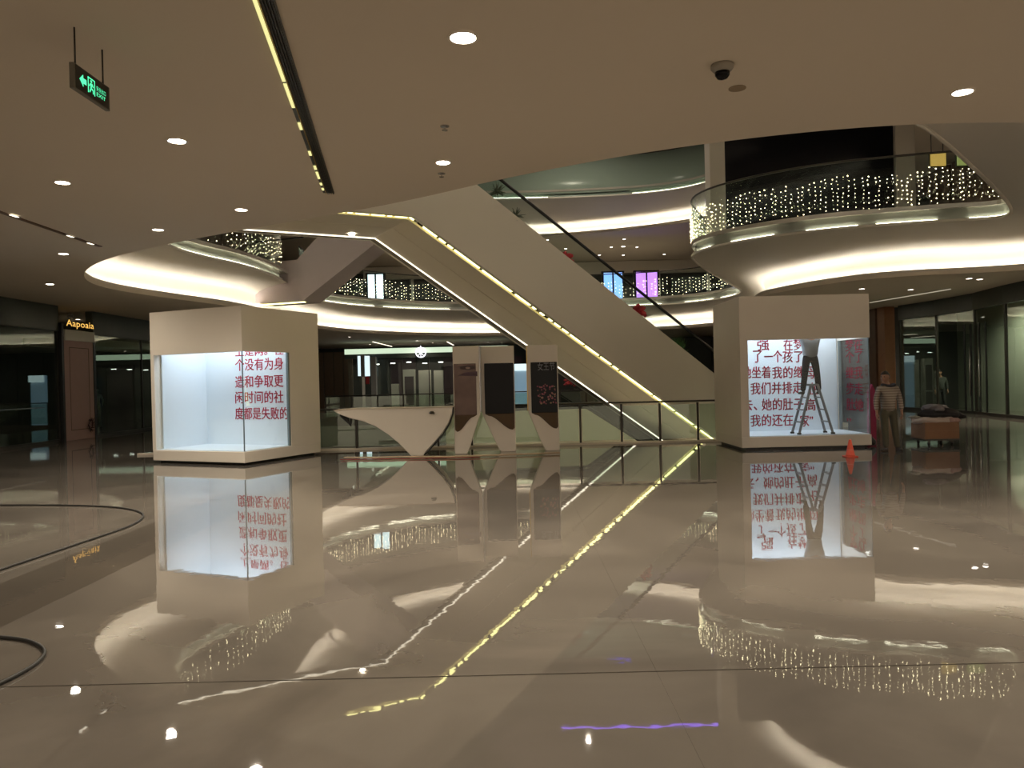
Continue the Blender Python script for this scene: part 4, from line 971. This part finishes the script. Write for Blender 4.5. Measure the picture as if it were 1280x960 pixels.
for k in range(70):
    a = random.random()*2*pi; el = random.uniform(-.2, 1.2); d_ = Vector((cos(a)*cos(el), sin(a)*cos(el), sin(el))); m_.tube([(tp.x, 40, 2.6), Vector((tp.x, 40, 2.8))+d_*random.uniform(.5, .9)], [.03, .01], 3)
pt = thing('palm', 'tall green potted palm beyond the lower part of the escalator', 'plant', (tp.x, 40, 0))
stuff(m_.build('fronds', mat('green_leaf', (.06, .16, .03), .6), pt)); MB().tube([(tp.x, 40, .5), (tp.x, 40, 2.7)], .05, 6).build('stem', M_WOOD, pt)
MB().lathe([(.3, 0), (.4, .6), (.36, .62)], (tp.x, 40, 0), 12).build('pot', M_WOOD, pt)

# ------------------------------------------------------------------ ceiling fittings
WATT = 400
def downlight(label, x, y, r=.085, spot=True, z=4.0, lens=None, grp=None, power=None):
    t = thing('downlight', label, 'ceiling light', (x, y, z), grp)
    m_ = MB().lathe([(r*1.22, -.012), (r*1.22, .002), (r, .002), (r, -.012)], (x, y, z), 20, True); m_.build('trim_ring', M_WHITE, t)
    m_ = MB().lathe([(.001, -.004), (r*.96, -.006), (r*.96, -.003), (.001, -.002)], (x, y, z), 20); m_.build('lens', lens or E_LAMP, t)
    if spot:
        ld = bpy.data.lights.new('lamp_beam', 'SPOT'); ld.energy = (power or WATT)*K*K; ld.spot_size = radians(150); ld.spot_blend = 1; ld.color = (1, .88, .70); ld.shadow_soft_size = .08
        lo_ = bpy.data.objects.new('lamp_beam', ld); COL.objects.link(lo_); lo_.location = Vector((0, 0, -.03))*K; lo_.parent = t
    return t
DL = [(579,47,'brightest large downlight at the top centre of the ceiling',.095), (222,176,'downlight right of and below the green exit sign',.085), (554,203,'downlight beside a small sprinkler above the front ceiling edge',.08),
      (302,262,'downlight between the slotted grille end and the left opening',.08), (198,287,'downlight above the left cove light tip',.08), (79,228,'dim downlight below the green exit sign',.08),
      (80,317,'downlight below the thin left slot',.08), (63,355,'downlight nearest the left shopfront fascia',.08), (1202,115,'downlight at the upper right of the ceiling',.085)]
DP = {198: 260, 302: 300, 80: 220, 63: 120, 1202: 800, 554: 480, 579: 430}
for x, y, lb_, r in DL:
    p = px(x, y, z=4.0); downlight(lb_, p.x, p.y, r, power=DP.get(x))
for x, y, lb_ in ((8.2, 5.6, 'added unseen downlight of the front ceiling beyond the right picture edge'), (11.0, 8.2, 'added unseen downlight beyond the right picture edge, nearer the curved shopfront'), (3.2, 1.0, 'added unseen downlight of the front ceiling above the viewer, right'), (-3.2, .6, 'added unseen downlight of the front ceiling above the viewer, left')):
    downlight(lb_, x, y, .085, power=520)  # out-of-view downlights added to brighten the right box and near floor
for x, y, lb_ in ((1077,361,'small downlight in the ceiling left of the pair over the right shopfront'), (1138,362,'small downlight above the right shopfront in the middle'), (1224,349,'small downlight above the right shopfront, right of the middle'), (1211,348,'small downlight over the right shopfront next to its twin'), (437,421,'small downlight above the left end of the wood wall'), (527,428,'small downlight above the round emblem')):
    p = px(x, y, z=4.0)
    if p.y > 46: p.y = 46
    downlight(lb_, p.x, p.y, .08, True, lens=E_LAMPS, power=170)
p = px(440, 292, z=4.75); downlight('downlight set in the flat underside at the top of the large escalator', p.x, p.y, .07, False, 4.73)
# upper floor ceiling lamps
UL = [(684,300,'leftmost small upper floor downlight, just right of the escalator handrail'), (707,311,'upper floor downlight right of the leftmost one'), (749,319,'small upper floor downlight above the blue display'),
      (764,309,'upper floor downlight over the gap between blue and purple displays'), (779,319,'upper floor downlight above the purple display, lower one'), (780,299,'upper floor downlight above the purple display, upper one'),
      (796,309,'upper floor downlight right of the purple display'), (801,332,'lowest small upper floor downlight near the shop fascia'), (812,327,'upper floor downlight just above the lowest one'),
      (830,318,'upper one of the two rightmost upper floor downlights'), (835,326,'lower one of the two rightmost upper floor downlights')]
for x, y, lb_ in UL:
    p = px(x, y, z=4.0+DZ)
    if p.y < 52.5: downlight(lb_, p.x, p.y, .09, False, 4.0+DZ, E_LAMPS, 'upper floor downlights')
for x, y, lb_ in ((659,266,'left lamp of the left pair under the second upper balcony'), (674,266,'right lamp of the left pair under the second upper balcony'), (753,264,'left lamp of the middle pair under the second upper balcony'),
                  (767,263,'right lamp of the middle pair under the second upper balcony'), (845,261,'left lamp of the right pair under the second upper balcony'), (859,260,'right lamp of the right pair under the second upper balcony')):
    p = px(x, y, z=4.93+DZ); downlight(lb_, p.x, p.y, .10, False, 4.93+DZ, E_LAMPS, 'paired lamps under the second upper balcony')
for x, y, z, e, lb_ in ((-3, 47, 9.5, 600, 'added fill lamp over the upper shops behind the escalator'), (7, 47, 9.5, 600, 'added fill lamp over the upper shops beyond the purple display'), (14, 27, 9.5, 160, 'added fill lamp over the right upper floor beside the black screen'),
        (-10.8, 26, 9.5, 20, 'added fill lamp over the left upper floor'), (-8, 47, 14.6, 200, 'added roof fill lamp over the far left of the second upper floor'), (2, 46, 14.6, 300, 'added roof fill lamp over the far middle of the second upper floor'),
        (0, 26, 14.6, 700, 'added roof fill lamp over the middle of the atrium'), (8, 20, 14.6, 500, 'added roof fill lamp over the right balcony'), (-8, 20, 14.6, 500, 'added roof fill lamp over the left balcony'), (3, 34, 14.6, 1100, 'added roof fill lamp over the far part of the atrium')):
    downlight(lb_, x, y, .12, True, z, E_LAMPS, 'added fill lamps of the upper floors', e)  # lamps added to brighten the upper floors and the atrium roof
for x, y, e, lb_ in ((-9, 49, 110, 'added fill lamp before the brown wood wall'), (-5, 49, 110, 'added fill lamp inside the far shop'), (-1.5, 50, 110, 'added fill lamp behind the kiosks in the far shop'), (6, 46, 90, 'added fill lamp before the dark far wall'),
        (12.5, 39, 120, 'added fill lamp far behind the right box'), (-11.5, 40, 90, 'added fill lamp far behind the left box'), (16.4, 21.5, 420, 'added fill lamp inside the right shop nearest the picture edge'), (16.5, 26, 800, 'added fill lamp inside the right shop near the door'),
        (-15.2, 20, 3, 'added fill lamp inside the left shop over the grey mannequin'), (-15.2, 27, 12, 'added fill lamp inside the left shop over the white mannequin')):
    downlight(lb_, x, y, .08, True, 4.0, E_LAMPS, 'added fill lamps near the ground floor shops', e)  # fill lamps put in to lift the far ceiling and shop interiors

for x, lb_ in ((-5, 'added unseen basement fill lamp under the floor edge behind the desk'), (0, 'added unseen basement fill lamp under the floor edge behind the kiosks'), (5, 'added unseen basement fill lamp under the floor edge near the right box')):
    t = downlight(lb_, x, 17.62, .09, True, -.40, E_LAMPS, 'added basement fill lamps', 900)  # unseen lamps added so the void bounces light onto the escalator soffit
    box('bracket', M_CHROME, x-.05, x+.05, 17.45, 17.72, -.40, -.36, t)
# slotted air grille with yellow light edge
gx0 = px(330, 0, z=4.0); gx1 = px(411, 241, z=4.0)
gr = thing('ceiling_grille', 'long black slotted ceiling grille with a yellow lit left edge', 'air grille', (gx0.x, 7, 4.0))
def gline(u, y): t_ = (y-gx0.y)/(gx1.y-gx0.y); return gx0.x+(gx1.x-gx0.x)*t_+u
Y0g, Y1g = 3.6, gx1.y
def gstrip(name, m, u0, u1, z0, z1, ya=Y0g, yb=Y1g): return MB().prism([(gline(u0, ya), ya), (gline(u1, ya), ya), (gline(u1, yb), yb), (gline(u0, yb), yb)], z0, z1).build(name, m, gr, False)
gstrip('backing', M_BLACK, -.07, .075, 3.993, 3.999)
for k in range(5): gstrip('slat', M_GOLD if k == 0 else M_RAIL, -.030+k*.022, -.024+k*.022, 3.972, 3.993)
gstrip('frame', M_RAIL, .066, .075, 3.975, 3.993)
for a, b in ((3.6, 6.3), (6.35, 6.9), (7.3, 7.5), (8.2, 8.35), (8.75, 8.9), (9.0, 9.3), (9.5, 9.6), (9.75, 9.85)): gstrip('light_segment', E_YELC, -.068, -.04, 3.985, 3.992, a, b)
g0 = px(0, 262, z=4.0); g1 = px(126, 308, z=4.0)
g2 = thing('ceiling_slot', 'thin dark slot with small lights in the left ceiling', 'air grille', (g0.x, 12, 4))
MB().prism([(g0.x-.035, g0.y-2), (g0.x+.035, g0.y-2), (g1.x+.035, g1.y), (g1.x-.035, g1.y)], 3.985, 3.999).build('slot', M_WOOD, g2, False)
for fr in (.12, .65, .88): 
    q = g0.lerp(g1, fr); MB().box(q.x-.02, q.x+.02, q.y-.08, q.y+.08, 3.978, 3.984).build('light_segment', E_WHT, g2, False)
# linear lights of the far ceiling
def line_light(label, a, b, w_=.05, m=None):
    pa, pb = px(*a, z=4.0), px(*b, z=4.0)
    for p in (pa, pb): p.y = min(p.y, 53)
    pa.x = px(a[0], a[1], d=pa.y).x; pb.x = px(b[0], b[1], d=pb.y).x
    d_ = (pb-pa); n_ = Vector((-d_.y, d_.x, 0)).normalized()*w_
    m_ = MB(); m_.prism([(pa.x-n_.x, pa.y-n_.y), (pb.x-n_.x, pb.y-n_.y), (pb.x+n_.x, pb.y+n_.y), (pa.x+n_.x, pa.y+n_.y)], 3.975, 3.999)
    o = m_.build('line_light', m or E_WHT); tag(o, label, 'ceiling light')
line_light('thin line light in the ceiling above the right shopfront', (1087, 378), (1188, 361), .012, emit('dim_line', (1, .9, .7), .3, False))
line_light('short slanting line light in the far ceiling left of the emblem', (466, 427), (490, 433), .025)
line_light('short slanting line light above the first kiosk', (559, 427), (567, 431.5), .03)

# cctv dome, speaker, sprinklers, exit sign
p = px(902, 82, z=4.0)
t = thing('cctv_camera', 'white dome camera with dark lens on the ceiling at the upper right', 'camera', (p.x, p.y, 4))
m_ = MB().lathe([(.09, 0), (.09, -.03), (.075, -.05), (.06, -.06)], (p.x, p.y, 4), 18); m_.sm = True; m_.build('base', mat('grey_housing', (.30, .27, .22), .5), t)
m_ = MB().lathe([(.06, -.055), (.058, -.085), (.04, -.11), (.001, -.122)], (p.x, p.y, 4), 18); m_.sm = True; m_.build('dome', M_BLACKG, t)
p = px(921, 111, z=4.0)
m_ = MB().lathe([(.075, -.006), (.075, 0), (.001, 0), (.001, -.008)], (p.x, p.y, 4), 18); tag(m_.build('ceiling_speaker', mat('tan_mesh', (.30, .23, .15), .8)), 'flat round speaker plate just behind the dome camera', 'speaker')
for x, y, lb_ in ((552, 217, 'small sprinkler head below the downlight at the front ceiling edge'), (556, 158, 'faint sprinkler head above the same downlight')):
    p = px(x, y, z=4.0); t = thing('sprinkler', lb_, 'sprinkler', (p.x, p.y, 4))
    MB().lathe([(.045, 0), (.045, -.008), (.012, -.012), (.012, -.04)], (p.x, p.y, 4), 12).build('rose', M_CHROME, t); MB().lathe([(.03, -.045), (.03, -.04)], (p.x, p.y, 4), 12).build('deflector', M_CHROME, t)
ex = thing('exit_sign', 'hanging exit sign with green arrow, running figure and EXIT on black', 'sign', (-2.95, 5.45, 3.6))
XE = -2.95; ya, yb, z0, z1 = 5.27, 5.70, 3.575, 3.735
box('housing', mat('sign_housing', (.14, .13, .10), .4), XE-.02, XE+.012, ya-.02, yb+.02, z0-.008, z1+.008, ex, .003)
box('face', mat('sign_face', (.008, .006, .004), .3), XE+.0125, XE+.0145, ya, yb, z0, z1, ex)
zc = (z0+z1)/2
def gp(name, poly): return MB().prism(poly, XE+.015, XE+.0165, lambda u, v, w_: (w_, u, v)).build(name, E_GREEN, ex, False)
gp('arrow', [(5.315, zc), (5.36, zc+.042), (5.36, zc+.018), (5.40, zc+.018), (5.40, zc-.018), (5.36, zc-.018), (5.36, zc-.042)])
for r_ in ((5.42, 5.427, zc-.055, zc+.055), (5.503, 5.51, zc-.055, zc+.055), (5.42, 5.51, zc+.048, zc+.055)): gp('door_outline', [(r_[0], r_[2]), (r_[1], r_[2]), (r_[1], r_[3]), (r_[0], r_[3])])
gp('running_figure', [(5.45, zc+.018), (5.475, zc+.022), (5.492, zc+.002), (5.486, zc-.004), (5.473, zc+.010), (5.468, zc-.012), (5.492, zc-.02), (5.492, zc-.048), (5.484, zc-.048), (5.482, zc-.026), (5.460, zc-.022), (5.446, zc-.048), (5.436, zc-.044), (5.452, zc-.018), (5.455, zc+.006), (5.446, zc+.004), (5.438, zc-.008), (5.431, zc-.003)])
gp('figure_head', [(5.463+cos(2*pi*i/10)*.010, zc+.034+sin(2*pi*i/10)*.010) for i in range(10)])
text_mesh('lettering', '安全出口', E_GREEN, ex, .125, .034, lambda u, v, w_: (XE+.016, 5.53+u, zc-.002+v))
text_mesh('lettering', 'EXIT', E_GREEN, ex, .12, .026, lambda u, v, w_: (XE+.016, 5.532+u, zc-.040+v))
for yy in (5.30, 5.66): MB().tube([(XE-.004, yy, z1), (XE-.004, yy, 4.0)], .006, 6).build('hanger', M_RAIL, ex)

# ------------------------------------------------------------------ cables on the floor
def cable(label, pts, r=.011):
    P = [px(x, y, z=.012) for x, y in pts]; Q = P
    for _ in range(3):
        q = [Q[0]]
        for a, b in zip(Q, Q[1:]): q += [a*.75+b*.25, a*.25+b*.75]
        q.append(Q[-1]); Q = q
    m_ = MB(); m_.tube(Q, r, 6); tag(m_.build('cable', M_RUB), label, 'cable')
cable('long black cable looping back on the floor at the left', [(-30, 632), (60, 631), (140, 633), (172, 638), (182, 645), (165, 657), (120, 672), (60, 692), (-30, 722)])
cable('black cable loop on the floor at the lower left edge', [(-30, 796), (10, 797), (40, 802), (58, 813), (48, 828), (20, 845), (-30, 868)])
# side closing walls where the hall continues out of view
